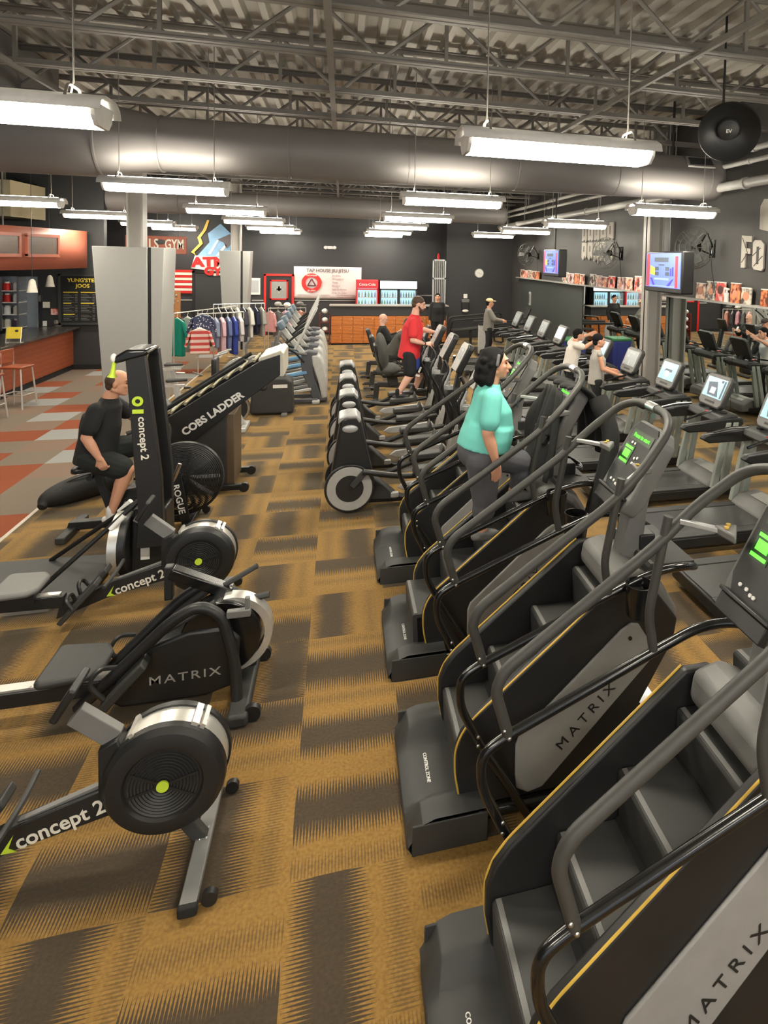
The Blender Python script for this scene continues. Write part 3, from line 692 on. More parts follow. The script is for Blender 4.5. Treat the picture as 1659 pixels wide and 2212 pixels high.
# ================= air bike =================
fanm = G('black_wire_mesh'); x_, y_, z_ = fanm.objc(); rr = fanm.op('SQRT', (x_ + 1.56) * (x_ + 1.56) + (z_ - .5) * (z_ - .5)); fanm.set('Base Color', (*srgb(34, 34, 34), 1)); fanm.set('Roughness', .4); fanm.set('Alpha', (rr * 70.0).frac().gt(.38)); fanm = fanm.m
t = thing('air_bike', 'black fan bike the man in the black t-shirt is sitting on', 'exercise bike', (0, 7.15, 0))
f = obj('fan_cage', M().lathe([(0, -.1), (.3, -.09), (.37, -.04), (.375, 0), (.37, .04), (.3, .09), (0, .1)], (-1.56, 0, .5), 'y', 48), fanm, t)
obj('cage_rim', M().lathe([(.36, -.03), (.38, -.03), (.38, .03), (.36, .03)], (-1.56, 0, .5), 'y', 48), blk, f)
m = M()
for k in range(10): m.box((-1.56 + .19 * math.cos(k * .628), 0, .5 + .19 * math.sin(k * .628)), (.3, .05, .004), (.5, -k * .628, 0))
obj('fan_blade', m, blk, f)
b = obj('fork_plate', M().prism([(-1.68, .55), (-1.56, .55), (-1.48, .08), (-1.56, .05)], -.125, -.105), blk, t, bev=.004)
text('lettering', 'ROGUE', .085, white, b, (-1.585, -.128, .32), (math.pi / 2, math.pi / 2 - .2, 0), .001, 1.1)
obj('front_foot', M().bar((-1.5, -.3, .05), (-1.5, .3, .05), .08, .06), blk, t, bev=.01); obj('foot_wheel', M().cyl((-1.4, -.26, .05), .04, .03, 'y', 18).cyl((-1.4, .26, .05), .04, .03, 'y', 18), blk, t)
obj('main_beam', M().prism([(-2.62, .05), (-2.6, .13), (-1.5, .13), (-1.5, .05)], -.05, .05), blk, t, bev=.008)
obj('rear_foot', M().bar((-2.58, -.3, .05), (-2.58, .3, .05), .09, .06), dgr, t, bev=.01)
obj('seat_tube', M().bar((-2.2, 0, .12), (-2.36, 0, .62), .07, .06, (0, 1, 0)), blk, t, bev=.006)
obj('saddle', M().prism([(-2.55, -.13), (-2.5, -.15), (-2.35, -.08), (-2.18, -.035), (-2.14, 0), (-2.18, .035), (-2.35, .08), (-2.5, .15), (-2.55, .13)], .64, .7, 'z'), blk, t, bev=.02)
obj('seat_knob', M().cyl((-2.4, -.06, .58), .03, .05, 'y', 14), blk, t)
obj('chain_guard', M().prism([(-2.2, .2), (-2.15, .42), (-1.95, .45), (-1.55, .56), (-1.55, .44), (-1.95, .18)], -.06, .06), blk, t, bev=.015)
for s in (-1, 1):
    dx, dz = (-.06, -.16) if s < 0 else (.06, .16)
    c = obj('crank', M().bar((-2.07, s * .09, .32), (-2.07 + dx * 1.4, s * .09, .32 + dz), .02, .035), steel, t)
    obj('pedal', M().box((-2.07 + dx * 1.4 - .02, s * .17, .32 + dz), (.12, .12, .025)), blk, c, bev=.006)
    obj('arm_lever', M().tube(fil([(-1.72, s * .2, .25), (-1.78, s * .2, .7), (-1.74, s * .22, 1.0), (-1.86, s * .22, 1.1), (-2.02, s * .25, 1.06)], .1), .02, 10), dgr, t)
obj('console', M().box((-1.82, 0, 1.08), (.03, .2, .14), (0, .4, 0)), blk, t, bev=.01); obj('console_post', M().bar((-1.62, 0, .6), (-1.8, 0, 1.02), .05, .04, (0, 1, 0)), blk, t)
# ================= climbing ladder machine =================
t = thing('climbing_ladder', 'big black inclined ladder machine with white lettering on its side', 'ladder machine', (0, 8.35, 0))
sd = [(-2.22, .55), (-2.1, .8), (-1.93, .93), (-.92, 1.58), (-.7, 1.65), (-.7, 1.4), (-1.24, .98), (-1.75, .56), (-2.0, .42)]
for s in (-1, 1):
    a = obj('side_plate', M().prism(sd, s * .3, s * .35), blk, t, bev=.008)
    if s < 0: text('lettering', 'COBS LADDER', .118, white, a, (-1.44, -.355, .965), (math.pi / 2, -.6, 0), .001, 1.0, bold=.04)
obj('top_cap', M().prism([(-.95, 1.58), (-.93, 1.62), (-.7, 1.7), (-.66, 1.66), (-.66, 1.38), (-.7, 1.38)], -.34, .34), mat('ivory_panel', srgb(205, 200, 184), .4), t, bev=.01)
for k in range(8):
    q = k / 7; obj('wooden_rung', M().tube([(-2.05 + 1.05 * q, -.29, .88 + .69 * q), (-2.05 + 1.05 * q, .29, .88 + .69 * q)], .018, 10), mat('worn_rung', srgb(150, 142, 112), .5), t)
for s in (-1, 1): obj('handrail', M().tube([(-2.2, s * .27, .8), (-1.95, s * .27, 1.02), (-1.1, s * .27, 1.58)], .024, 10), rub, t)
obj('console_arm', M().bar((-1.98, 0, .98), (-2.14, 0, 1.14), .2, .05), blk, t, bev=.01)
obj('cabinet', M().prism([(-1.95, .04), (-1.95, .6), (-1.4, .95), (-1.3, .95), (-1.3, .04)], -.29, .3), dgr, t, bev=.008)
obj('brown_back_panel', M().bb(-1.36, -1.22, -.27, .29, .06, .93), mat('brown_panel', srgb(96, 80, 62), .5), t, bev=.01)
for y in (-.33, .3):
    obj('floor_beam', M().bb(-2.1, -1.12, y - .03, y + .03, .03, .1), blk, t, bev=.01); obj('caster', M().cyl((-1.1, y, .055), .055, .05, 'y', 20), blk, t)
obj('front_step', M().bb(-2.35, -1.95, -.28, .28, .08, .13), dgr, t, bev=.01)
# ================= grey cross trainers at left =================
slate = mat('slate_blue_plastic', srgb(92, 110, 124), .45); bluep = mat('light_blue_pedal', srgb(110, 160, 200), .45); pale = mat('pale_grey_plastic', srgb(186, 186, 182), .45); slt = mat('dark_slate_plastic', srgb(84, 86, 92), .45)
def arc():
    t = thing('arc_trainer', '', 'elliptical trainer', group='pale grey cross trainers in a row at left')
    obj('pale_shroud', M().prism([(-.42, .92), (-.3, .93), (-.22, .85), (-.14, .55), (-.12, .1), (-.22, .08), (-.3, .45), (-.4, .75)], -.2, .2), pale, t, bev=.03, seg=3)
    obj('slate_leg', M().prism([(-.62, .8), (-.6, .95), (-.5, 1.0), (-.3, .97), (-.4, .86), (-.38, .55), (-.22, .1), (-.12, .1), (-.12, .03), (-.4, .03), (-.46, .3), (-.58, .55)], -.17, .17), slt, t, bev=.02, seg=3)
    obj('front_foot', M().bb(-.4, -.26, -.3, .3, 0, .07), pale, t, bev=.02)
    obj('base_rail', M().bb(-1.5, -.3, -.25, -.18, .03, .1).bb(-1.5, -.3, .18, .25, .03, .1), slt, t, bev=.01)
    for s in (-1, 1):
        p = obj('pedal_arm', M().bar((-.5, s * .14, .5 - s * .1), (-1.3, s * .14, .34 - s * .12), .07, .07), bluep if s < 0 else pale, t, bev=.015)
        obj('foot_pedal', M().box((-1.15, s * .15, .44 - s * .12), (.36, .15, .05), (0, .12, 0)), bluep, p, bev=.015)
        obj('lower_link', M().bar((-.42, s * .2, .28), (-1.3, s * .2, .14), .05, .05), pale, t, bev=.01)
        obj('swing_arm', M().bar((-.72, s * .24, 1.05), (-.34, s * .24, 1.82), .055, .05), pale, t, bev=.015)
        obj('black_grip', M().tube(fil([(-.55, s * .22, .8), (-.72, s * .22, 1.0), (-.95, s * .22, 1.1), (-.7, s * .2, 1.32), (-.5, s * .2, 1.45)], .08), .02, 8), rub, t)
        obj('link_arm', M().tube(fil([(-.5, s * .2, .95), (-.8, s * .2, 1.0), (-1.0, s * .18, .92), (-1.1, s * .18, 1.05)], .06), .022, 8), mgr, t)
    obj('console_mast', M().bar((-.55, 0, .9), (-.95, 0, 1.42), .09, .07, (0, 1, 0)), pale, t, bev=.01)
    c = obj('console', M().box((-.98, 0, 1.5), (.1, .42, .16), (0, -.5, 0)), slate, t, bev=.02)
    obj('rear_frame', M().bar((-1.45, 0, .05), (-1.3, 0, .9), .05, .05, (0, 1, 0)), mgr, t)
    return t
A0 = arc(); A0.location = (-.1, 12.8, 0)
for k in range(5):
    o = A0 if k == 0 else dup(A0, (0, 0, 0)); o.location = (-.12 - .02 * k, 12.8 + 1.05 * k, 0); o['label'] = 'pale grey cross trainer with blue pedals, %s of the five in the left row' % ORD[k]
# big dark shroud machine
t = thing('seated_stepper', 'dark grey boxy machine with pale sticker behind the ladder machine', 'exercise machine', (0, 11.9, 0))
h = obj('front_housing', M().prism([(-1.52, .04), (-1.5, .5), (-1.4, .62), (-1.2, .68), (-.92, .68), (-.83, .6), (-.8, .04)], -.2, .2), dgr, t, bev=.04, seg=4)
obj('pale_sticker', M().bb(-1.14, -.9, -.206, -.2, .5, .56), white, h); obj('side_knob', M().ell((-1.3, -.2, .52), (.06, .04, .06)), dgr, h)
obj('top_collar', M().prism([(-1.2, .66), (-1.1, .8), (-.98, .8), (-.92, .66)], -.07, .07), mgr, t, bev=.02)
w = obj('grey_disc', M().cyl((-1.72, .5, .55), .36, .08, 'y', 40), lgr, t, bev=.02); obj('disc_ring', M().lathe([(.35, -.05), (.4, -.05), (.4, .05), (.35, .05)], (-1.72, .5, .55), 'y', 40), pale, w)
obj('curved_arm', M().tube(fil([(-1.7, .3, .6), (-1.62, .3, .98), (-1.3, .3, 1.0), (-1.05, .3, 1.2)], .12), .028, 10).tube(fil([(-1.9, -.2, .5), (-1.75, -.2, .9), (-1.4, -.2, .85), (-1.1, -.2, 1.1)], .12), .026, 10), lgr, t)
obj('tall_lever', M().tube(fil([(-1.35, -.15, .62), (-1.55, -.15, .85), (-1.6, -.15, 1.25), (-1.5, -.15, 1.4)], .1), .022, 10), mgr, t)
obj('seat', M().box((-2.0, .2, .55), (.3, .36, .08)).box((-2.14, .2, .8), (.08, .36, .4)), blk, t, bev=.03); obj('floor_frame', M().bb(-2.2, -.9, -.04, .04, .03, .1).bb(-2.2, -2.1, -.3, .3, 0, .06).bb(-1.0, -.9, -.3, .3, 0, .06), mgr, t, bev=.01)
obj('seat_post', M().bar((-2.02, .2, .05), (-2.0, .2, .55), .07, .07), mgr, t)
# spin bikes
def spin():
    t = thing('spin_bike', '', 'exercise bike')
    obj('saddle', M().prism([(-.14, -.09), (-.1, -.1), (.02, -.05), (.16, -.02), (.16, .02), (.02, .05), (-.1, .1), (-.14, .09)], .8, .85, 'z'), dgr, t, bev=.02)
    obj('saddle_slider', M().bar((-.25, 0, .735), (.12, 0, .735), .05, .035).cyl((.0, 0, .69), .025, .06, 'z', 12), alum, t)
    obj('seat_post', M().bar((-.02, 0, .72), (.12, 0, .12), .07, .05, (0, 1, 0)), lgr, t, bev=.006)
    obj('frame_tube', M().bar((.12, 0, .2), (.72, 0, .62), .07, .07, (0, 1, 0)).bar((.7, 0, .7), (1.0, 0, .05), .08, .05, (0, 1, 0)), pale, t, bev=.008)
    w = obj('flywheel', M().cyl((.85, 0, .34), .24, .04, 'y', 36), blk, t, bev=.006); obj('wheel_rim', M().lathe([(.2, -.024), (.235, -.024), (.235, .024), (.2, .024), (.2, -.024)], (.85, 0, .34), 'y', 36), steel, w)
    obj('front_foot', M().bb(.97, 1.05, -.27, .27, .0, .07), pale, t, bev=.01); obj('rear_foot', M().bb(.02, .1, -.27, .27, 0, .07), pale, t, bev=.01); obj('floor_beam', M().bb(.05, 1.0, -.03, .03, .04, .09), lgr, t)
    for s in (-1, 1):
        obj('handlebar', M().tube(fil([(.72, 0, .92), (.72, s * .1, .94), (.7, s * .17, .98), (.85, s * .19, 1.03), (.93, s * .16, 1.06)], .05), .018, 8), lgr, t)
        c = obj('crank', M().bar((.4, s * .08, .33), (.4 + s * .12, s * .1, .33 - s * .1), .02, .03), steel, t); obj('pedal', M().box((.4 + s * .14, s * .16, .33 - s * .1), (.1, .1, .03)), blk, c)
    obj('bar_stem', M().bar((.7, 0, .6), (.74, 0, .94), .05, .05, (0, 1, 0)), pale, t)
    obj('chain_cover', M().prism([(.25, .26), (.4, .42), (.85, .4), (.85, .28), (.4, .22)], -.06, -.03), lgr, t, bev=.01)
    return t
s0 = spin(); s0.location = (-2.5, 10.95, 0); s0['label'] = 'pale framed spin bike with saddle just right of the near grey tapered pillar'; s0['group'] = 'spin bikes'
dup(s0, (-2.9, 12.5, 0), label='pale framed spin bike partly hidden behind the ladder machine', group='spin bikes')
# ================= recumbent bikes =================
def recumb():
    t = thing('recumbent_bike', '', 'exercise bike', group='recumbent bikes past the cross trainers')
    obj('seat_cushion', M().box((0, 0, .55), (.44, .42, .1), (0, -.05, 0)), blk, t, bev=.04, seg=3)
    obj('seat_back', M().box((-.27, 0, .88), (.1, .4, .56), (0, -.28, 0)), blk, t, bev=.04, seg=3)
    obj('seat_rail', M().bar((-.3, 0, .34), (.75, 0, .26), .12, .1), dgr, t, bev=.02)
    obj('seat_support', M().bar((-.02, 0, .5), (.02, 0, .3), .2, .16, (0, 1, 0)), dgr, t, bev=.02)
    obj('front_shroud', M().prism([(.45, .1), (.48, .48), (.6, .56), (.95, .55), (1.1, .4), (1.1, .1), (.9, .05)], -.1, .1), blk, t, bev=.04, seg=3)
    obj('crank_hub', M().cyl((.72, -.12, .32), .06, .03, 'y', 20), silver, t)
    obj('mast', M().bar((.98, 0, .45), (.86, 0, 1.08), .12, .08, (0, 1, 0)), blk, t, bev=.02)
    obj('mast_shield', M().bar((.93, 0, .5), (.84, 0, .9), .13, .03, (0, 1, 0)), lgr, t)
    c = obj('console', M().box((.85, 0, 1.2), (.06, .36, .34), (0, .35, 0)), blk, t, bev=.02); obj('screen', M().box((.818, 0, 1.21), (.006, .26, .2), (0, .35, 0)), scr_g, c)
    for s in (-1, 1):
        obj('side_handle', M().tube(fil([(-.05, s * .22, .5), (-.05, s * .3, .58), (.15, s * .3, .66), (.25, s * .3, .6)], .05), .018, 8), blk2, t)
        obj('rear_loop', M().tube(fil([(-.5, s * .18, .05), (-.5, s * .3, .05), (-.3, s * .3, .06), (-.3, s * .18, .05), (-.5, s * .18, .05)], .03), .016, 6), blk, t)
        k = obj('crank', M().bar((.72, s * .13, .32), (.72 + s * .12, s * .14, .32 + s * .1), .02, .03), steel, t); obj('pedal', M().box((.72 + s * .12, s * .2, .34 + s * .1), (.05, .1, .1)), dgr, k)
    obj('front_foot', M().bb(1.02, 1.12, -.28, .28, 0, .07), dgr, t, bev=.02); obj('rear_foot', M().bb(-.36, -.28, -.28, .28, 0, .07), dgr, t, bev=.02)
    obj('rear_leg', M().bar((-.3, 0, .36), (-.33, 0, .04), .1, .08, (0, 1, 0)), dgr, t)
    return t
q0 = recumb()
for k, (x, y, l) in enumerate(((1.0, 12.6, 'black recumbent bike behind the man in red, used by the person in dark grey'), (.98, 13.9, 'black recumbent bike used by the dark-haired person past the grey shirt'), (.95, 15.2, 'black recumbent bike under the bald person in black'))):
    o = q0 if k == 0 else dup(q0, (0, 0, 0)); o.location = (x, y, 0); o['label'] = l
# far corner machines
t = thing('treadmill', 'far treadmill with pale side panel and blue bin seen through it', 'treadmill', (4.05, 18.2, 0))
obj('side_panel', M().prism([(-.2, .1), (-.2, .95), (.05, .95), (.12, .8), (.12, .1)], -.36, -.3), lgr, t, bev=.02)
obj('deck', M().bb(-.2, 1.6, -.35, .35, .05, .2), blk, t, bev=.02); obj('top_rail', M().bb(-.2, 1.3, -.38, -.33, .93, 1.0).bb(-.2, 1.3, .33, .38, .93, 1.0), blk, t, bev=.01)
obj('upright', M().bb(1.2, 1.35, -.38, -.32, .1, 1.0).bb(1.2, 1.35, .32, .38, .1, 1.0), mgr, t); obj('console', M().box((1.35, 0, 1.25), (.06, .45, .35), (0, .4, 0)), blk, t, bev=.02)
t = thing('bench_machine', 'black tubular frame machine by the back wall behind the locker end', 'exercise machine', (3.9, 20.2, 0))
obj('long_tube', M().tube(fil([(-.6, 0, .1), (-.5, 0, .95), (1.2, 0, 1.1), (1.3, 0, .1)], .1), .03, 8), blk, t); obj('inner_tube', M().tube(fil([(-.5, .4, .05), (-.35, .4, .8), (1.0, .4, .9), (1.1, .4, .1)], .1), .03, 8), blk, t)
obj('cross_tube', M().tube([(-.5, 0, .1), (-.5, .4, .1)], .03, 8).tube([(1.25, 0, .1), (1.1, .4, .1)], .03, 8), blk, t); obj('pad', M().box((.2, .2, .55), (1.2, .3, .08), (0, -.1, 0)), dgr, t, bev=.02); obj('pad_post', M().bb(.2, .28, .16, .24, 0, .52), blk, t)
# ================= surroundings =================
def woodmat(name, a, b):
    g = G(name); x, y, z = g.objc(); n = g.noise(9, 4, obj=True); r = ((z * 60.0 + n * 9.0 + x * 4.0).sin() + 1) * .5
    g.set('Base Color', g.mix(r * .5 + n * .3, a, b)); g.set('Roughness', .45); return g.m
oak = woodmat('honey_wood', srgb(196, 118, 52), srgb(164, 88, 32)); rust = woodmat('rust_wood', srgb(150, 76, 44), srgb(124, 60, 34))
orange = wallm('orange_soffit_paint', srgb(156, 84, 62), .05)
stone = mat('dark_stone_top', srgb(62, 58, 55), .25, var=.3, scale=40)
pil = mat('grey_pillar_laminate', srgb(158, 158, 154), .5, var=.03, bump=.1, bscale=300); pil2 = mat('grey_steel_column', srgb(166, 162, 156), .5, var=.06)
gold = mat('yellow_letters', srgb(226, 200, 60), .5); sage2 = sage
# pillars
def pillar(name, label, y, xt0, xt1, xb0, xb1, d, split):
    t = thing(name, label, 'pillar', (0, 0, 0))
    H_ = 2.92
    def slab(a0, a1, b0, b1, ya, yb):
        return M().add([(b0, ya, 0), (b1, ya, 0), (b1, yb, 0), (b0, yb, 0), (a0, ya, H_), (a1, ya, H_), (a1, yb, H_), (a0, yb, H_)], [(0, 3, 2, 1), (4, 5, 6, 7), (0, 1, 5, 4), (1, 2, 6, 5), (2, 3, 7, 6), (3, 0, 4, 7)])
    obj('front_panel', slab(xt0, split - .03, xb0, split - .03, y, y + d), pil, t, bev=.01)
    obj('side_panel', slab(split + .03, xt1, split + .03, xb1, y, y + d), pil, t, bev=.01)
    obj('dark_groove', slab(split - .04, split + .04, split - .04, split + .04, y + .05, y + d - .05), blk, t)
    return t
pillar('tapered_pillar', 'tall grey tapered pillar behind the man in black', 12.7, -4.24, -3.09, -4.06, -3.2, .85, -3.34)
pillar('tapered_pillar', 'smaller grey tapered pillar behind the clothes racks', 20.0, -3.44, -2.6, -3.3, -2.74, .7, -2.83)
def steelcol(x, y, w, z0, z1, label):
    m = M().bb(x - w / 2, x - w / 2 + .03, y, y + w, z0, z1).bb(x + w / 2 - .03, x + w / 2, y, y + w, z0, z1).bb(x - w / 2, x + w / 2, y + w * .3, y + w * .4, z0, z1)
    tag(obj('steel_column', m, pil2), label, 'column')
steelcol(-3.65, 13.0, .27, 2.9, 5.4, 'grey steel column rising out of the near tapered pillar')
steelcol(-3.02, 20.2, .27, 2.9, 5.4, 'grey steel column rising out of the far tapered pillar')
t = thing('steel_column', 'tall pale grey steel column by the mirror at right', 'column', (5.72, 10.9, 0))
obj('flange', M().bb(-.15, -.11, -.14, .14, 0, 5.4), pil2, t, bev=.01); obj('flange', M().bb(.11, .15, -.14, .14, 0, 5.4), pil2, t, bev=.01); obj('web', M().bb(-.15, .15, -.02, .02, 0, 5.4), pil2, t)
# mirror wall
mir = G('mirror_glass'); mir.set('Base Color', (.72, .76, .75, 1)); mir.set('Metallic', 1); mir.set('Roughness', .01); mir = mir.m
t = thing('wall_mirror', 'long frameless mirror along right wall reflecting the gym', 'mirror', (6.0, 0, 0))
for k in range(6): obj('mirror_pane', M().bb(-.012, .004, 2.2 + 2.15 * k + .004, 2.2 + 2.15 * (k + 1) - .004, .25, 2.22), mir, t)
tag(obj('wall_shelf', M().bb(5.86, 6.02, 2.0, 21.2, 2.235, 2.265), lgr), 'long thin pale ledge above the mirror along right wall', 'shelf')
tag(obj('wall_panel', M().bb(5.99, 6.02, 15.15, 21.0, .1, 2.235), wallm('green_black_panel', srgb(56, 60, 58), .05)), 'flat dark panel on right wall below the far part of the ledge', 'wall panel')
# posters leaning on the ledge
def posterm(k):
    g = G('poster_print_%d' % k); cs = [((236, 205, 180), (120, 50, 40)), ((214, 60, 50), (240, 200, 190)), ((205, 195, 180), (60, 50, 48)), ((236, 140, 90), (110, 45, 25)), ((222, 190, 190), (150, 120, 118))][k % 5]
    n = g.noise(9 + k, 3, obj=True); g.set('Base Color', g.mix(((n - .42) * 6.0).clamp(), srgb(*cs[0]), srgb(*cs[1]))); g.set('Roughness', .4); return g.m
PM = [posterm(k) for k in range(5)]
pp = [(20.9, 20.5, 2.52), (20.45, 20.05, 2.5), (20.0, 19.6, 2.52), (19.55, 19.15, 2.5), (19.1, 18.75, 2.5), (16.6, 16.15, 2.54), (16.12, 15.7, 2.52), (15.66, 15.3, 2.53), (15.26, 14.95, 2.52), (14.58, 14.22, 2.54), (14.18, 13.86, 2.52), (13.82, 13.48, 2.5), (13.44, 13.1, 2.53), (12.95, 12.6, 2.52), (12.55, 12.2, 2.53), (12.1, 11.75, 2.57), (9.7, 9.41, 2.53), (9.38, 9.12, 2.57), (9.1, 8.85, 2.57), (8.7, 8.45, 2.57), (8.42, 8.17, 2.51), (7.95, 7.6, 2.51)]
pn = {0: 'at the far end', 16: 'pale brown, right of the near television', 17: 'taller one with a pale figure', 18: 'red, just left of the white bottle', 19: 'orange figure, right of the white bottle', 20: 'wide dark one with three figures', 21: 'orange, cut by right edge of view'}
pc = [0, 1, 2, 0, 3, 2, 4, 3, 0, 2, 4, 0, 1, 4, 0, 1, 0, 2, 1, 3, 2, 3]
for k, (a, b, z) in enumerate(pp):
    o = obj('poster', M().box((5.95, (a + b) / 2, (2.265 + z) / 2), (.02, abs(a - b), z - 2.265), (0, .06, 0)), PM[pc[k]], bev=.002)
    w = obj('poster_border', M().bb(5.94, 5.97, b, a, z - .005, z + .01), white, o)
    fig = M().ell((5.935, (a + b) / 2, z - .07), (.004, .03, .035)).ell((5.937, (a + b) / 2, z - .16), (.004, .07, .06)) if k % 2 else M().ell((5.935, (a + b) / 2, z - .12), (.004, .08, .07))
    obj('printed_figure', fig, mat('skin_print', srgb(206, 140, 108), .5) if k % 3 else mat('dark_print', srgb(90, 52, 44), .5), o)
    tag(o, 'small poster on the ledge above the mirror, ' + pn.get(k, 'number %d from the far corner' % (k + 1)), 'poster', 'posters standing on the ledge')
tag(obj('spray_bottle', M().cyl((5.93, 8.78, 2.34), .04, .15, 'z', 14).cyl((5.93, 8.78, 2.44), .015, .06, 'z', 10).bar((5.93, 8.84, 2.48), (5.93, 8.73, 2.47), .03, .03), white), 'white bottle standing between the red and orange posters', 'bottle')
# wall lettering and mural
t = thing('wall_lettering', 'big pale cracked block letters FO on right wall at picture edge', 'wall letters', (5.99, 0, 0))
lt = mat('pale_mural_letters', srgb(178, 172, 162), .6, var=.2, scale=6)
obj('letter_f', M().prism([(8.52, 2.82), (8.52, 3.32), (8.27, 3.3), (8.27, 3.21), (8.42, 3.22), (8.42, 3.12), (8.3, 3.11), (8.3, 3.03), (8.42, 3.04), (8.42, 2.82)], -.01, .02, 'x'), lt, t)
obj('letter_o', M().prism([(8.24, 2.85), (8.24, 3.2), (8.2, 3.24), (8.05, 3.23), (7.98, 3.17), (7.98, 2.82), (8.02, 2.78), (8.2, 2.8)], -.01, .02, 'x'), lt, t)
obj('letter_o_hole', M().prism([(8.14, 2.88), (8.14, 3.14), (8.09, 3.14), (8.09, 2.88)], -.016, -.01, 'x'), murw, t)
obj('upper_letter', M().prism([(8.1, 3.4), (8.1, 3.74), (8.02, 3.84), (7.6, 3.8), (7.6, 3.4), (7.9, 3.36)], -.01, .02, 'x'), lt, t)
m = M()
for (a, b) in (((8.5, 3.28), (8.36, 3.05)), ((8.36, 3.05), (8.5, 2.9)), ((8.24, 3.0), (8.05, 3.12)), ((8.2, 2.85), (8.0, 3.0))): m.bar((-.013, *a), (-.013, *b), .008, .008)
obj('crack', m, murw, t)
t = thing('wall_lettering', 'two rows of pale dripping block lettering high on right wall', 'wall letters', (5.99, 0, 0)); random.seed(3)
for r, (z0, z1) in enumerate(((3.38, 3.78), (2.98, 3.34))):
    for k in range(5):
        y = 15.3 - k * .4
        dz = random.uniform(-.02, .03) - (.12 * random.random() if r else 0)
        obj('letter', M().prism([(y, z0 + dz), (y, z1), (y - .34, z1 - .01), (y - .34, z0 + .02), (y - .26, z0 - .04 + dz), (y - .2, z0 + .03), (y - .12, z0 - .1 * r)], -.008, .02, 'x'), lt, t)
        obj('letter_gap', M().prism([(y - .13, z0 + .12), (y - .13, z1 - .09), (y - .19, z1 - .09), (y - .19, z0 + .12)], -.012, -.008, 'x'), murw, t)
# televisions
tvb = mat('tv_blue', srgb(104, 128, 226), .3, emit=.4, var=.1); tvr = mat('tv_red', srgb(190, 60, 74), .4, emit=.2); tvy = mat('tv_yellow', srgb(230, 214, 70), .4, emit=.25); tvd = mat('tv_indigo', srgb(74, 60, 190), .4, emit=.2); tvp = mat('tv_pale', srgb(150, 170, 236), .4, emit=.35)
def tv():
    t = thing('television', '', 'television', group='televisions hung on the right')
    obj('case', M().bb(-.04, .16, -.6, .6, -.33, .33), blk, t, bev=.02)
    s = obj('screen', M().bb(-.05, -.04, -.55, .55, -.25, .3), tvb, t)
    obj('red_band', M().bb(-.054, -.05, .43, .53, -.24, .29).bb(-.054, -.05, -.48, -.4, -.24, .25), tvr, s)
    obj('yellow_patch', M().prism([(.4, -.04), (.4, .1), (.25, .06), (.25, -.06)], -.056, -.051, 'x'), tvy, s)
    m = M().bb(-.056, -.051, -.18, .26, .16, .23).bb(-.056, -.051, -.05, .12, .1, .125)
    for y0 in (.24, -.1):
        for z0 in (.02, -.06): m.bb(-.056, -.051, y0 - .12, y0, z0, z0 + .06)
    obj('dark_blocks', m, uim, s)
    obj('indigo_shapes', M().prism([(.4, -.1), (.34, -.1), (.24, -.22), (.3, -.22)], -.056, -.051, 'x').prism([(-.3, -.12), (-.36, -.1), (-.22, -.23), (-.14, -.22)], -.056, -.051, 'x').bb(-.056, -.051, -.28, -.25, -.06, .06).bb(-.056, -.051, -.35, -.31, -.06, .08), tvd, s)
    obj('text_lines', M().bb(-.056, -.051, -.2, .26, -.13, -.1).bb(-.056, -.051, -.4, .4, -.235, -.22), tvp, s)
    obj('pole', M().cyl((.06, 0, 1.5), .02, 2.4, 'z', 10), blk, t)
    return t
v = tv(); v.location = (5.0, 9.1, 2.72); v['label'] = 'nearer television with blue screen beside the grey steel column'
dup(v, (5.0, 14.72, 2.8), label='farther television with blue screen above the dark wall panel')
# wall fans
def fan():
    t = thing('wall_fan', '', 'fan', group='wall fans on the right wall')
    h = obj('cage', M(), blk, t); m = M()
    for k in range(14):
        a = k * math.pi / 7
        m.tube([(0, .03 * math.cos(a), .03 * math.sin(a)), (-.02, .2 * math.cos(a), .2 * math.sin(a)), (.04, .31 * math.cos(a), .31 * math.sin(a)), (.12, .33 * math.cos(a), .33 * math.sin(a)), (.16, .1 * math.cos(a), .1 * math.sin(a))], .004, 4)
    for r, x in ((.1, -.01), (.2, -.02), (.31, .04), (.34, .1), (.2, .15)): m.tube([(x, r * math.cos(i * math.pi / 14), r * math.sin(i * math.pi / 14)) for i in range(28)], .005, 5, True)
    bpy.data.objects.remove(h); obj('cage', m, rail, t)
    m = M()
    for k in range(3): a = k * 2.094; m.box((.06, .15 * math.cos(a), .15 * math.sin(a)), (.02, .26, .12), (a, .3, 0))
    obj('blade', m, dgr, t); obj('motor', M().cyl((.2, 0, 0), .07, .14, 'x', 16), blk, t, bev=.01)
    obj('bracket', M().tube([(.25, 0, 0), (.3, -.12, .26), (.52, -.12, .02)], .014, 8).tube([(.26, 0, -.02), (.52, -.1, -.1), (.55, -.12, .1)], .014, 8).box((.55, -.1, 0), (.02, .1, .3)), blk2, t)
    obj('pull_cord', M().tube(crom([(.5, -.1, -.1), (.5, -.12, -.3), (.45, -.18, -.5), (.5, -.2, -.72)]), .006, 5), blk, t)
    return t
f = fan(); f.location = (5.42, 9.05, 3.12); f.rotation_euler = (0, 0, .55); f['label'] = 'grey caged wall fan right of the nearer television'
dup(f, (5.42, 12.6, 3.05), label='grey caged wall fan left of the grey steel column'); dup(f, (5.42, 18.7, 3.03), label='grey caged wall fan farthest along, left of the farther television')
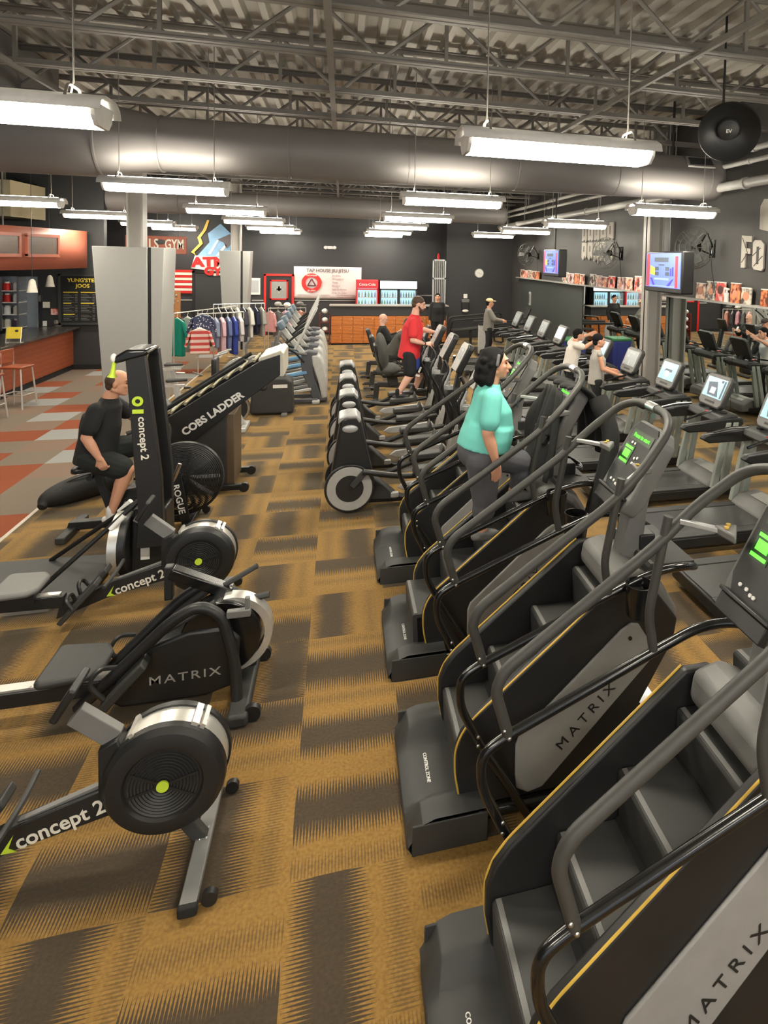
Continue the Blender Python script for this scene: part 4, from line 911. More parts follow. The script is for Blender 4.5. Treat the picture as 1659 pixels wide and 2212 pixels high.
# back wall: banner, red door, exit lamp, trim
bw = 23.6
struct('trim_2', M().bb(-3.0, -2.6, bw - .02, bw, 1.2, 1.24).bb(-1.6, .7, bw - .02, bw, 1.22, 1.25).bb(2.55, 3.3, bw - .02, bw, 1.42, 1.46).bb(-6.4, -4.0, bw - .02, bw, 1.2, 1.24), lgr)
t = thing('banner', 'white vinyl banner with red ring logo on the back wall', 'banner', (0, bw - .03, 0))
b = obj('sheet', M().grid(lambda u, v: (-1.62 + 2.32 * u, -.012 * math.sin(v * 9 + u * 3) * (1 - u) - .01 * math.sin(u * 14), 1.3 + 1.14 * v), 24, 10), mat('white_vinyl', srgb(222, 212, 210), .4), t, solid=.004)
gt = mat('grey_banner_text', srgb(96, 92, 96), .5); gt2 = mat('pink_banner_text', srgb(176, 150, 150), .5)
text('lettering', 'TAP HOUSE JIU JITSU', .165, gt, b, (-.47, -.035, 2.3), ext=.001, sx=.95)
obj('red_ring', M().lathe([(.2, -.002), (.34, -.002), (.34, .002), (.2, .002), (.2, -.002)], (-1.02, -.04, 1.86), 'y', 40), redm, b)
m = M()
for k in range(3):
    a = math.pi / 2 + k * 2.094; c = a + 2.094; m.bar((-1.02 + .16 * math.cos(a), -.042, 1.84 + .16 * math.sin(a)), (-1.02 + .16 * math.cos(c), -.042, 1.84 + .16 * math.sin(c)), .004, .045, (0, 1, 0)).bar((-1.02 + .16 * math.cos(a), -.042, 1.84 + .16 * math.sin(a)), (-1.02 + .16 * math.cos(c), -.042, 1.84 + .16 * math.sin(c)), .045, .004, (0, 1, 0))
obj('triangle', m, mat('plum_print', srgb(120, 60, 66), .5), b)
text('ring_text', 'TAP HOUSE', .07, white, b, (-1.02, -.045, 2.12), ext=.001); text('ring_text', 'JIU JITSU', .07, white, b, (-1.02, -.045, 1.58), ext=.001)
for k, s_ in enumerate(('Jiu Jitsu', 'Wrestling', 'Yoga', 'Boxing', 'Self Defense', 'Kids Jiu Jitsu')): text('class_list', s_, .1, gt2, b, (-.32, -.035, 2.13 - .125 * k), ext=.001, align='LEFT')
obj('small_print', M().bb(-1.5, -.4, -.036, -.033, 1.42, 1.44).bb(-.2, .5, -.036, -.033, 1.42, 1.44).bb(-.15, .5, -.036, -.033, 1.36, 1.375), gt2, b)
t = thing('door_1', 'dark door in a bright red frame with red edged pale window', 'door', (-2.11, bw - .05, 0))
obj('frame', M().bb(-.5, -.42, -.04, .05, 0, 2.16).bb(.42, .5, -.04, .05, 0, 2.16).bb(-.5, .5, -.04, .05, 2.08, 2.16), redm, t, bev=.008)
obj('leaf', M().bb(-.42, .42, 0, .04, 0, 2.08), blk, t)
obj('window_frame', M().bb(-.3, -.25, -.03, 0, 1.25, 1.95).bb(.25, .3, -.03, 0, 1.25, 1.95).bb(-.3, .3, -.03, 0, 1.9, 1.95).bb(-.3, .3, -.03, 0, 1.25, 1.3), redm, t)
w = obj('window_pane', M().bb(-.25, .25, -.015, -.005, 1.3, 1.9), mat('pale_pane', srgb(150, 152, 148), .2), t); obj('pane_emblem', M().box((0, -.018, 1.62), (.3, .004, .05)).box((0, -.018, 1.62), (.06, .004, .26)).cyl((0, -.018, 1.64), .09, .004, 'y', 16), lgr, w)
t = thing('door_2', 'black double door recess behind the clothes racks', 'door', (-4.3, bw - .05, 0)); obj('leaf', M().bb(-.5, .5, -.0, .04, 0, 2.15), darkw2, t); obj('frame', M().bb(-.58, -.5, -.03, .05, 0, 2.22).bb(.5, .58, -.03, .05, 0, 2.22).bb(-.58, .58, -.03, .05, 2.15, 2.22), blk, t)
t = thing('notice', 'white paper notice left of the red door', 'notice', (-2.93, bw - .02, 1.7)); obj('sheet', M().bb(-.17, .2, -.01, 0, -.28, .3), white, t); obj('print', M().bb(-.12, .15, -.013, -.01, -.2, .22), mat('grey_print', srgb(180, 182, 186), .5), t)
t = thing('emergency_light', 'small white twin emergency light high on back wall', 'emergency light', (-.4, bw - .06, 3.13)); obj('body', M().bb(-.1, .1, 0, .06, -.05, .05), white, t, bev=.01); obj('lamp_head', M().ell((-.15, -.02, 0), (.07, .05, .06)), white, t); obj('lamp_head', M().ell((.15, -.02, 0), (.07, .05, .06)), white, t)
# mural sign
t = thing('mural_sign', 'painted sign with red white-edged letters ATM GYM above the racks', 'sign', (0, bw - .04, 0))
skyb = mat('sky_blue_paint', srgb(134, 178, 214), .5, var=.3, scale=4); yl = mat('yellow_paint', srgb(226, 190, 80), .5)
obj('blue_swirl', M().prism([(-4.75, 2.7), (-4.35, 3.2), (-4.4, 3.5), (-4.0, 3.85), (-3.65, 3.5), (-3.7, 2.9), (-3.9, 2.6), (-4.3, 2.62)], 0, .03), skyb, t, bev=.01)
obj('yellow_bolt', M().prism([(-4.78, 2.75), (-4.82, 2.85), (-4.55, 3.15), (-4.62, 3.35), (-4.45, 3.6), (-4.35, 3.95), (-4.42, 3.95), (-4.55, 3.6), (-4.72, 3.35), (-4.66, 3.15), (-4.92, 2.85)], -.02, .02), yl, t)
obj('dark_stroke', M().prism([(-4.1, 3.3), (-3.7, 3.5), (-3.62, 3.2), (-3.8, 3.0), (-3.9, 3.2)], -.02, .0), gt, t); obj('pale_stroke', M().prism([(-4.4, 2.8), (-4.1, 3.3), (-4.05, 3.28), (-4.3, 2.8)], -.02, 0).prism([(-4.15, 2.75), (-3.85, 3.15), (-3.8, 3.1), (-4.05, 2.75)], -.02, 0), white, t)
obj('white_edge', M().prism([(-4.92, 2.3), (-4.8, 2.74), (-3.7, 2.7), (-3.7, 2.1), (-4.2, 2.05), (-4.5, 2.25)], -.03, 0), white, t, bev=.01)
text('lettering', 'ATM', .42, redm, t, (-4.34, -.05, 2.52), (math.pi / 2, -.04, 0), .008, 1.25, bold=.06); text('lettering', 'GYM', .36, redm, t, (-4.08, -.05, 2.2), (math.pi / 2, .02, 0), .008, 1.1, bold=.06)
# gym sign
t = thing('hanging_sign', 'orange sign band with pale letters behind the near pillar', 'sign', (0, 21.5, 0))
obj('board', M().bb(-6.3, -4.62, 0, .1, 2.78, 3.32), orange, t, bev=.01); text('lettering', 'TILLS', .42, cream, t, (-5.72, -.012, 3.06), ext=.004, sx=.7); text('lettering', 'GYM', .42, cream, t, (-4.95, -.012, 3.06), ext=.004, sx=.6)
obj('leaf_shape', M().ell((-5.35, -.01, 3.14), (.16, .008, .08)), dgr, t); obj('hanger_rod', M().tube([(-6, .05, 3.3), (-6, .05, 5.4)], .01, 6).tube([(-4.8, .05, 3.3), (-4.8, .05, 5.4)], .01, 6), joistm, t)
# wooden flag
t = thing('wooden_flag', 'red and cream striped wooden flag on far left wall', 'flag', (0, bw - .06, 0))
for k in range(9): obj('stripe', M().bb(-6.0, -4.87, 0, .04, 1.45 + .089 * k, 1.53 + .089 * k), redm if k % 2 == 0 else cream, t)
obj('dark_corner', M().bb(-6.05, -5.72, -.01, .0, 1.85, 2.25), gt, t)
# reception desk
t = thing('reception_desk', 'honey wood reception desk at far left', 'desk', (0, 0, 0))
obj('front', M().prism([(-5.5, 17.9), (-5.1, 20.3), (-4.55, 20.5), (-4.55, 20.8), (-5.3, 20.9), (-5.7, 18.0)], .06, .86, 'z'), oak, t); obj('top', M().prism([(-5.48, 17.85), (-5.05, 20.25), (-4.52, 20.45), (-4.52, 20.85), (-5.35, 20.95), (-5.75, 17.95)], .86, .9, 'z'), stone, t); obj('plinth', M().prism([(-5.47, 17.95), (-5.08, 20.32), (-4.55, 20.52), (-4.55, 20.75), (-5.3, 20.85), (-5.68, 18.05)], 0, .06, 'z'), rub, t)
t = thing('display_board', 'tall cork board hung with small trinkets on the reception desk', 'display board', (-4.76, 20.6, .9)); obj('board', M().bb(-.2, .17, 0, .04, 0, .78), mat('cork', srgb(168, 116, 72), .8, var=.25), t, bev=.005)
m = M(); random.seed(5)
for k in range(9): m.ell((random.uniform(-.14, .12), -.02, random.uniform(.08, .7)), (.02, .012, .035), n=8, m=5)
obj('trinkets', m, steel, t)
t = thing('computer_monitor', 'lit pale computer screen on the reception desk', 'monitor', (-5.15, 20.3, .9)); obj('screen', M().box((0, 0, .42), (.34, .03, .3)), scr_w, t, bev=.005); obj('stand', M().box((0, .03, .14), (.06, .04, .28)).box((0, .0, .01), (.2, .16, .02)), blk, t)
# ---- cafe ----
t = thing('cafe_counter', 'long rust brown cafe counter with dark stone top at left', 'counter', (0, 0, 0))
obj('front_panel', M().bb(-6.7, -6.1, 9, 17.08, .13, .98), rust, t); obj('kick_board', M().bb(-6.65, -6.13, 9, 17.05, 0, .13), rub, t); obj('stone_top', M().bb(-6.9, -5.95, 8.95, 17.09, .98, 1.03), stone, t, bev=.008)
t = thing('orange_soffit', 'orange painted soffit with dark inset panels over the cafe', 'soffit', (0, 0, 0))
def sf(u, v):
    if u < .6: x, y = -6.12, 9 + u / .6 * 4.5
    elif u < .9: a = (u - .6) / .3; x, y = -6.12 + .42 * math.sin(a * 1.57), 13.5 + 3.1 * a
    else: a = (u - .9) / .1 * 1.5; x, y = -5.9 + .2 * math.cos(a), 16.6 + .4 * math.sin(a)
    return (x, y, 2.43 + .84 * v)
obj('soffit_face', M().grid(sf, 40, 1), orange, t, solid=.06)
SFX = {13.0: -6.05, 14.4: -5.86, 10.5: -6.1}
for a, b in ((13.0, 14.15), (14.4, 15.3), (10.5, 12.7)):
    dx = SFX[a] + 6.1; sl = {13.0: .1, 14.4: .16, 10.5: 0}[a]
    sh_ = lambda m: (setattr(m, 'v', [(vx + dx + sl * (vy - (a + b) / 2), vy, vz) for vx, vy, vz in m.v]), m)[1]
    r = obj('inset_frame', sh_(M().bb(-6.085, -6.03, a - .06, b + .06, 2.68, 2.74).bb(-6.085, -6.03, a - .06, b + .06, 3.08, 3.14).bb(-6.085, -6.03, a - .06, a, 2.7, 3.1).bb(-6.085, -6.03, b, b + .06, 2.7, 3.1)), orange, t); obj('dark_inset', sh_(M().bb(-6.085, -6.045, a, b, 2.74, 3.08)), mat('brown_glass', srgb(84, 68, 58), .3), r)
obj('hanger_rod', M().tube([(-6.3, 14.4, 3.2), (-6.3, 14.4, 5.4)], .015, 6).tube([(-6.3, 11, 3.2), (-6.3, 11, 5.4)], .015, 6), joistm, t)
obj('soffit_underside', M().bb(-9.4, -6.15, 9, 16.9, 3.2, 3.24), darkw2, t)
tag(obj('beige_box', M().bb(-8.6, -6.6, 15.4, 17.0, 3.5, 4.25), mat('beige_casing', srgb(196, 184, 150), .5)), 'beige boxed casing above the orange soffit at far left', 'casing'); obj('casing_seam', M().bb(-7.5, -7.46, 15.38, 15.4, 3.5, 4.25), dgr, [q for q in COL.objects if q.name == 'beige_box'][0])
tag(obj('hanger_strut', M().bb(-8.2, -8.15, 16, 16.05, 4.25, 5.4).bb(-7, -6.95, 16, 16.05, 4.25, 5.4), joistm), 'pair of thin struts holding the beige casing', 'strut')
t = thing('menu_board', 'black framed menu board with yellow headings on cafe wall', 'menu board', (0, 17.06, 0))
b = obj('panel', M().bb(-6.33, -5.5, -.02, .02, 1.12, 2.22), rub, t); obj('frame', M().bb(-6.38, -6.33, -.04, .02, 1.07, 2.27).bb(-5.5, -5.45, -.04, .02, 1.07, 2.27).bb(-6.38, -5.45, -.04, .02, 2.22, 2.27).bb(-6.38, -5.45, -.04, .02, 1.07, 1.12), dgr, t)
text('lettering', "YUNG'STER", .12, gold, b, (-5.88, -.025, 2.12), ext=.002); text('lettering', 'JOOS', .12, gold, b, (-5.88, -.025, 1.99), ext=.002)
obj('yellow_headings', M().bb(-6.28, -5.98, -.024, -.02, 1.83, 1.85).bb(-5.92, -5.6, -.024, -.02, 1.83, 1.85).bb(-6.28, -6.12, -.024, -.02, 1.57, 1.59).bb(-5.92, -5.65, -.024, -.02, 1.57, 1.59).bb(-6.28, -6.05, -.024, -.02, 1.31, 1.33), gold, b)
m = M()
for x0 in (-6.28, -5.92):
    for k in range(17):
        z = 1.79 - k * .038
        if abs(z - 1.58) > .02 and abs(z - 1.32) > .02: m.bb(x0, x0 + .12 + .05 * ((k * 7) % 3), -.024, -.02, z, z + .01).bb(x0 + .24, x0 + .29, -.024, -.02, z, z + .01)
obj('menu_lines', m, mgr, b)
for k, (x, z, c, l) in enumerate(((-6.81, 1.69, mgr, 'grey'), (-6.63, 1.54, cream, 'brown'), (-6.47, 1.38, PM[1], 'red'), (-6.41, 1.11, PM[2], 'tan'))):
    o = obj('framed_picture', M().bb(x - .09, x + .09, 17.06, 17.1, z - .09, z + .09), dgr, bev=.004); obj('print', M().bb(x - .07, x + .07, 17.055, 17.06, z - .07, z + .07), c, o)
    tag(o, 'small square framed %s picture, %s of the descending row on cafe wall' % (l, ['highest', 'second highest', 'third highest', 'lowest'][k]), 'picture', 'small pictures on the cafe wall')
for k, x in enumerate((-6.85, -6.68)): tag(obj('wall_switch', M().bb(x - .04, x + .04, 17.08, 17.1, 1.04, 1.16), white if k else mgr, bev=.003), ['dim grey wall switch, left of the pair on cafe wall', 'white wall switch, right of the pair on cafe wall'][k], 'switch')
for k, (x, y) in enumerate(((-5.75, 14.2), (-6.3, 16.4))):
    t = thing('pendant_lamp', ['small white pendant lamp in front of the lit cafe shelf', 'small cream pendant lamp hanging beside the menu board'][k], 'pendant lamp', (x, y, 2.0), group='cafe pendant lamps')
    obj('shade', M().lathe([(.02, .26), (.05, .22), (.07, .1), (.09, 0), (.07, .01), (.05, .1), (.01, .2)], (0, 0, 0), 'z', 20), cream, t); obj('cord', M().tube([(0, 0, .25), (0, 0, 3.4)], .005, 5), blk, t)
t = thing('display_shelf', 'lit steel shelf unit with jars behind the cafe counter', 'shelf unit', (0, 0, 0))
obj('back_panel', M().bb(-8.6, -6.75, 16.9, 16.95, 1.0, 2.2), mat('blue_grey_panel', srgb(120, 128, 138), .3, .3), t); obj('side', M().bb(-7.3, -7.26, 16.5, 16.95, 1.0, 2.2).bb(-6.98, -6.95, 16.5, 16.95, 1.0, 2.2), steel, t)
for z in (1.05, 1.35, 1.62, 1.88): obj('shelf', M().bb(-7.28, -6.95, 16.5, 16.92, z, z + .02), white, t)
it = [(mat('jar_cream', srgb(230, 225, 210), .4), 'cream'), (mat('jar_purple', srgb(80, 60, 90), .4), 'purple'), (redm, 'red'), (mat('jar_white', srgb(240, 240, 240), .4), 'white')]
for k in range(8):
    z = (1.07, 1.37, 1.64, 1.9)[k % 4]; x = -7.2 + .17 * (k // 4); mm = it[(k * 3 + k // 4) % 4]
    if k % 4 == 3: mm = it[2] if k < 4 else it[3]
    j = obj('jar', M().cyl((x, 16.6, z + .08), .06, .16, 'z', 14), mm[0]); obj('lid', M().cyl((x, 16.6, z + .175), .045, .03, 'z', 14), white, j); tag(j, '%s jar on the lit cafe shelf, %s board, %s side' % (mm[1], ['bottom', 'second', 'third', 'top'][k % 4], ['left', 'right'][k // 4]), 'jar', 'jars on the cafe shelf')
t = thing('sign_holder', 'small yellow card in a wire stand on the cafe counter', 'sign', (-6.02, 14.1, 1.03)); obj('card', M().box((0, 0, .2), (.26, .01, .22), (-.2, 0, 0)), gold, t); obj('picture_spots', M().ell((.05, -.012, .24), (.03, .006, .02)).ell((.05, -.004, .15), (.03, .006, .02)), dgr, t); obj('stand', M().tube([(-.12, .02, .3), (-.12, -.04, .01), (.12, -.04, .01), (.12, .02, .3)], .007, 6).tube([(-.12, -.04, .01), (-.12, .08, .01), (.12, .08, .01), (.12, -.04, .01)], .007, 6), alum, t)
def stool():
    t = thing('bar_stool', '', 'bar stool', group='bar stools at the cafe counter')
    for a, b in ((-1, -1), (1, -1), (1, 1), (-1, 1)): obj('leg', M().tube([(a * .15, b * .15, .72), (a * .2, b * .2, 0)], .014, 8), alum, t)
    obj('foot_ring', M().tube([(-.18, -.18, .25), (.18, -.18, .25), (.18, .18, .25), (-.18, .18, .25)], .011, 6, True), alum, t)
    obj('seat', M().box((0, 0, .74), (.36, .36, .04)), rust, t, bev=.015); obj('backrest', M().prism([(-.18, .8), (-.17, 1.05), (.17, 1.05), (.18, .8)], .16, .18), rust, t, bev=.01); obj('back_frame', M().tube([(-.16, .17, .72), (-.16, .17, 1.0)], .012, 6).tube([(.16, .17, .72), (.16, .17, 1.0)], .012, 6), alum, t)
    return t
s = stool(); s.location = (-5.55, 13.1, 0); s.rotation_euler = (0, 0, 1.4); s['label'] = 'silver legged bar stool fully in view beside the rust counter'; dup(s, (-5.62, 12.2, 0), label='silver legged bar stool cut by left edge of the view')
# lockers and counter at the back
t = thing('locker_bank', 'honey wood lockers under the drinks counter on the back side', 'lockers', (0, 20.8, 0))
obj('carcass', M().bb(-.3, 3.4, .02, .5, .05, .93), oak, t); obj('plinth', M().bb(-.3, 3.4, .05, .5, 0, .05), rub, t)
for i in range(11):
    for j in range(3):
        x = -.29 + i * .335; z = .06 + j * .29
        d = obj('locker_door', M().bb(x, x + .322, -.005, .02, z, z + .278), oak, t, bev=.004); obj('knob', M().ell((x + .28, -.015, z + .2), (.016, .012, .016), n=8, m=6), steel, d)
t = thing('drinks_counter', 'grey fronted counter with pale top above the wood lockers', 'counter', (0, 20.75, .94)); obj('front', M().bb(-.32, 3.42, .04, .6, 0, .3), darkw, t); obj('top', M().bb(-.36, 3.46, -.02, .66, .3, .335), mat('speckled_top', srgb(150, 146, 138), .35, var=.2, scale=60), t, bev=.006)
frg = mat('fridge_glow', srgb(160, 214, 232), .4, emit=.42, var=.05); frd = mat('fridge_red', srgb(190, 40, 48), .4, emit=.15); fgl = G('fridge_glass'); fgl.set('Base Color', (.9, .97, 1, 1)); fgl.set('Roughness', .05); fgl.set('Alpha', .12); fgl = fgl.m; hdr = mat('lit_header', srgb(236, 246, 244), .4, emit=.5, var=.02)
BT = None; bcols = [mat('drink_teal', srgb(70, 130, 150), .3), mat('drink_green', srgb(70, 150, 90), .3), mat('drink_dark', srgb(60, 70, 90), .3), mat('drink_white', srgb(210, 220, 225), .3), mat('drink_blue', srgb(90, 130, 190), .3)]
def fridge(label, x0, x1, nd, red):
    t = thing('drinks_fridge', label, 'fridge', (0, 22.6, 0)); cm = frd if red else blk
    obj('cabinet', M().bb(x0, x1, .35, .7, 0, 2.0).bb(x0, x0 + .04, 0, .7, .1, 2.0).bb(x1 - .04, x1, 0, .7, .1, 2.0).bb(x0, x1, 0, .7, .1, .3).bb(x0, x1, 0, .7, 1.95, 2.02), cm, t, bev=.006); obj('lit_liner', M().bb(x0 + .04, x1 - .04, .33, .345, .3, 1.95), frg, t)
    obj('header', M().bb(x0 + .02, x1 - .02, -.03, .0, 1.74 if red else 1.72, 2.0), frd if red else hdr, t, bev=.006)
    if red: text('lettering', 'Coca-Cola', .13, white, t, ((x0 + x1) / 2, -.035, 1.87), ext=.001)
    w = (x1 - x0) / nd
    for d in range(nd):
        a = x0 + d * w; dr = obj('door_frame', M().bb(a, a + .05, -.03, .0, .3, 1.73).bb(a + w - .05, a + w, -.03, 0, .3, 1.73).bb(a, a + w, -.03, 0, 1.68, 1.73).bb(a, a + w, -.03, 0, .3, .36), cm, t); obj('glass', M().bb(a + .05, a + w - .05, -.02, -.015, .36, 1.68), fgl, dr); obj('handle', M().bb(a + w - .045, a + w - .02, -.06, -.03, .9, 1.2), steel, dr)
        for z in (.85, 1.12, 1.4): obj('shelf', M().bb(a + .04, a + w - .04, .02, .33, z, z + .015), white, t)
    return t
bottles = []
def bottle_at(x, z, c, label, group):
    o = obj('bottle', M().lathe([(0, 0), (.03, 0), (.03, .11), (.013, .15), (.013, .19), (0, .19)], (0, 0, 0), 'z', 10), bcols[c]) if not bottles else bottles[0].copy()
    if bottles: COL.objects.link(o); o.data = bd.get(c) or bd.setdefault(c, bottles[0].data.copy()); o.data.materials[0] = bcols[c]
    bottles.append(o); o.location = (x, 22.78, z); o['label'] = label; o['category'] = 'bottle'; o['group'] = group
bd = {}; random.seed(11)
FR = (('red framed drinks fridge right of the banner', .5, 1.25, 1, True, 'red framed fridge'), ('black two-door drinks fridge with glowing white header', 1.3, 2.62, 2, False, 'two-door fridge'))
for l, a, b, n, r, g_ in FR:
    fridge(l, a, b, n, r)
    for z, sh in ((.865, 'low'), (1.135, 'middle'), (1.415, 'top')):
        for d in range(n):
            w = (b - a) / n; a2 = a + d * w
            for k in range(6): bottle_at(a2 + .1 + k * (w - .2) / 5, z, random.randrange(5), 'bottle on the %s lit shelf of the %s%s' % (sh, g_, '' if n == 1 else (', left door' if d == 0 else ', right door')), 'bottles in the %s, %s shelf %s' % (g_, sh, d))
# corner wall things (x 3.1..6, y 22.3)
t = thing('louvered_window', 'tall silver framed barred window panel beside the wall corner', 'window', (0, 22.2, 0)); obj('frame', M().bb(3.1, 3.15, 0, .06, 1.2, 2.8).bb(3.52, 3.57, 0, .06, 1.2, 2.8).bb(3.1, 3.57, 0, .06, 2.75, 2.8).bb(3.1, 3.57, 0, .06, 1.2, 1.25).bb(3.1, 3.57, 0, .06, 2.1, 2.15), silver, t)
for x in (3.2, 3.27, 3.34, 3.41, 3.47): obj('bar', M().bb(x, x + .02, .01, .04, 1.25, 2.75), silver, t)
obj('grey_backing', M().bb(3.12, 3.56, .06, .08, 1.2, 2.8), mgr, t); obj('stand_leg', M().bb(3.1, 3.14, .02, .08, 0, 1.2).bb(3.53, 3.57, .02, .08, 0, 1.2), silver, t)
tag(obj('red_beacon', M().lathe([(0, 0), (.045, 0), (.05, .1), (.03, .2), (0, .24)], (3.3, 22.22, 2.8), 'z', 12), redm), 'small red object on top of the silver window panel', 'ornament')
t = thing('wall_clock', 'round white wall clock on the dark back wall', 'clock', (4.79, 22.28, 2.34)); obj('face', M().cyl((0, 0, 0), .15, .03, 'y', 32), white, t); obj('rim', M().lathe([(.145, -.025), (.165, -.02), (.165, .02), (.145, .02)], (0, 0, 0), 'y', 32), lgr, t); obj('hands', M().bar((0, -.022, 0), (.09, -.022, -.04), .008, .006).bar((0, -.022, 0), (-.05, -.022, .02), .01, .006), blk, t)
t = thing('towel_dispenser', 'black paper towel dispenser with white box above it', 'dispenser', (4.3, 22.2, 1.2)); obj('case', M().bb(-.14, .14, 0, .1, -.2, .16), blk, t, bev=.03); obj('silver_top', M().bb(-.14, .14, -.01, .1, .08, .2), mgr, t, bev=.02); obj('paper', M().ell((0, .02, -.22), (.12, .05, .06)), white, t)
t = thing('wall_box', 'small white box on wall above the towel dispenser', 'wall box', (4.3, 22.24, 1.5)); obj('box', M().bb(-.07, .07, 0, .06, -.07, .09), white, t, bev=.01)
t = thing('door_handle_plate', 'narrow pale handle plate on the dark wall panel at right', 'handle', (5.97, 19.8, 1.6)); obj('plate', M().bb(0, .02, -.1, .1, -.22, .22), lgr, t); obj('grip', M().bb(-.03, 0, -.03, .03, -.14, .14), steel, t)
t = thing('bin', 'tall blue recycling bin with green lid behind the treadmills', 'bin', (5.4, 14.2, 0)); obj('body', M().prism([(-.22, 0), (-.25, .95), (.25, .95), (.22, 0)], -.25, .25), mat('bin_blue', srgb(46, 56, 130), .5), t, bev=.02); obj('lid', M().box((0, 0, .98), (.52, .52, .07)), mat('bin_green', srgb(60, 130, 80), .5), t, bev=.02)
# ---- clothes racks ----
def garment(x, y, z, c, L, label, w=.44, rz=0, c2=None, group='clothes on the racks'):
    t = thing('garment', label, 'clothing', (x, y, z), rz, group)
    sh = [(-.02, 0), (.02, 0), (w * .42, -.1), (w * .6, -.42), (w * .5, -.46), (w * .4, -.24), (w * .42, -L), (-w * .42, -L), (-w * .4, -.24), (-w * .5, -.46), (-w * .6, -.42), (-w * .42, -.1)]
    n = len(sh); random.seed(int(x * 100 + y * 31))
    m = M().prism(sh, -.045, .045); m.v = [(a * (1 + .05 * math.sin(cz * 17 + x)), b * (1 + .25 * math.sin(cz * 9 + y)), cz) for a, b, cz in m.v]
    o = obj('cloth', m, c, t, bev=.03, seg=3)
    if c2: obj('lower_cloth', M().prism([(-w * .46, -L - .02), (-w * .44, -.42), (w * .44, -.42), (w * .46, -L - .02)], -.055, .055), c2, o, bev=.03)
    obj('hanger', M().tube([(-w * .38, 0, -.09), (0, 0, .01), (w * .38, 0, -.09)], .009, 6).tube(crom([(0, 0, .01), (0, 0, .06), (.02, 0, .09), (0, 0, .11)]), .005, 5), white, t)
def gm(n, c, **k): return mat('cloth_' + n, srgb(*c), .85, bump=.3, bscale=60, var=.2, **k)
star = G('cloth_stars'); a_, b_, c_ = star.objc(); vn = star.new('ShaderNodeTexVoronoi'); vn.inputs['Scale'].default_value = 22; tc = star.new('ShaderNodeTexCoord'); star.t.links.new(tc.outputs['Object'], vn.inputs['Vector']); star.set('Base Color', star.mix(E(star, vn.outputs[0]).lt(.3), srgb(60, 66, 96), srgb(225, 222, 225))); star.set('Roughness', .9)
strp = G('cloth_stripes'); a_, b_, c_ = strp.objc(); strp.set('Base Color', strp.mix((c_ * 7.5).frac().lt(.5), srgb(232, 205, 196), srgb(206, 80, 76))); strp.set('Roughness', .9)
def rack(label, x0, y0, x1, y1, h):
    t = thing('clothes_rack', label, 'clothes rack', group='clothes racks')
    a, b = Vector((x0, y0, 0)), Vector((x1, y1, 0)); d = (b - a).normalized(); n_ = Vector((-d.y, d.x, 0))
    obj('top_rail', M().tube([a + Vector((0, 0, h)), b + Vector((0, 0, h))], .014, 8), alum, t)
    for p in (a, b):
        obj('upright', M().tube([p, p + Vector((0, 0, h))], .014, 8), alum, t); obj('foot', M().tube([p - n_ * .28 + Vector((0, 0, .03)), p + n_ * .28 + Vector((0, 0, .03))], .015, 8), alum, t)
    return t
rack('silver clothes rack holding green and grey garments at left', -3.75, 16.2, -2.75, 18.4, 1.42)
gl = [((0, 128, 108), 'teal green', .9), ((150, 160, 150), 'sage grey', .85), ((96, 108, 92), 'olive grey', .85), ((70, 84, 70), 'dark olive', .8), ((58, 70, 60), 'deep green', .78), ((110, 112, 112), 'mid grey', .7)]
for k, (c, n, L) in enumerate(gl): q = k / 5; garment(-3.7 + .95 * q * .8, 16.3 + 2.0 * q * .8, 1.3, gm('rack%d' % k, c), L, '%s garment hanging on the left rack' % n, rz=math.radians(-25))
rack('silver clothes rack with star and stripe tops in front', -3.2, 16.0, -2.3, 16.6, 1.42)
garment(-3.1, 15.95, 1.42, star.m, .62, 'navy blouse with white star pattern on the front rack', w=.55, rz=.2)
garment(-3.12, 15.8, 1.12, strp.m, .6, 'red and white striped top hung in front of the star blouse', w=.52, rz=.1)
for k, (c, n, L) in enumerate([((120, 128, 150), 'blue grey', .7), ((196, 160, 168), 'dusty pink', .85), ((90, 100, 140), 'slate blue', .75), ((44, 60, 140), 'royal blue', .9), ((196, 190, 190), 'pale grey', .6)]): garment(-2.85 + .12 * k, 16.15 + .08 * k, 1.32, gm('mid%d' % k, c), L, '%s garment on the front rack beside the star blouse' % n, w=.36, rz=math.radians(-62))
rack('silver clothes rack with white hangers and dark tops in the middle', -3.1, 17.3, -1.95, 17.75, 1.55)
for k, (c, n, L) in enumerate([((40, 40, 42), 'black', .8), ((34, 34, 36), 'jet black', .85), ((90, 84, 78), 'dark taupe', .8), ((206, 204, 192), 'cream', .6), ((60, 58, 70), 'plum grey', .8), ((214, 210, 200), 'ivory', .7), ((28, 32, 58), 'navy', .62), ((150, 148, 140), 'stone grey', .7)]): garment(-3.0 + .14 * k, 17.35 + .05 * k, 1.45, gm('bk%d' % k, c), L * 1.1, '%s garment on the middle rack behind the star blouse' % n, w=.42, rz=math.radians(-60))
rack('silver clothes rack with hats and pink garment in front of red door', -2.0, 19.2, -1.0, 19.4, 1.3)
for k, (c, n, L) in enumerate([((222, 160, 160), 'light pink', .6), ((120, 122, 120), 'grey', .75), ((240, 176, 190), 'bright pink', .4), ((64, 64, 66), 'charcoal', .7), ((216, 150, 130), 'salmon', .55)]): garment(-1.95 + .2 * k, 19.22 + .04 * k, 1.22, gm('pk%d' % k, c), L, '%s garment on the rack before the red door' % n, w=.4, rz=math.radians(-40))
for k, (x, z) in enumerate(((-1.75, 1.42), (-1.5, 1.4), (-1.15, 1.43))):
    o = obj('cap', M().ell((x, 19.25, z), (.1, .1, .07)).ell((x + .1, 19.2, z - .03), (.08, .07, .012)), [lgr, white, mgr][k]); tag(o, ['light grey', 'white', 'darker grey'][k] + ' cap resting on the rack before the red door', 'cap', 'caps on the rack')
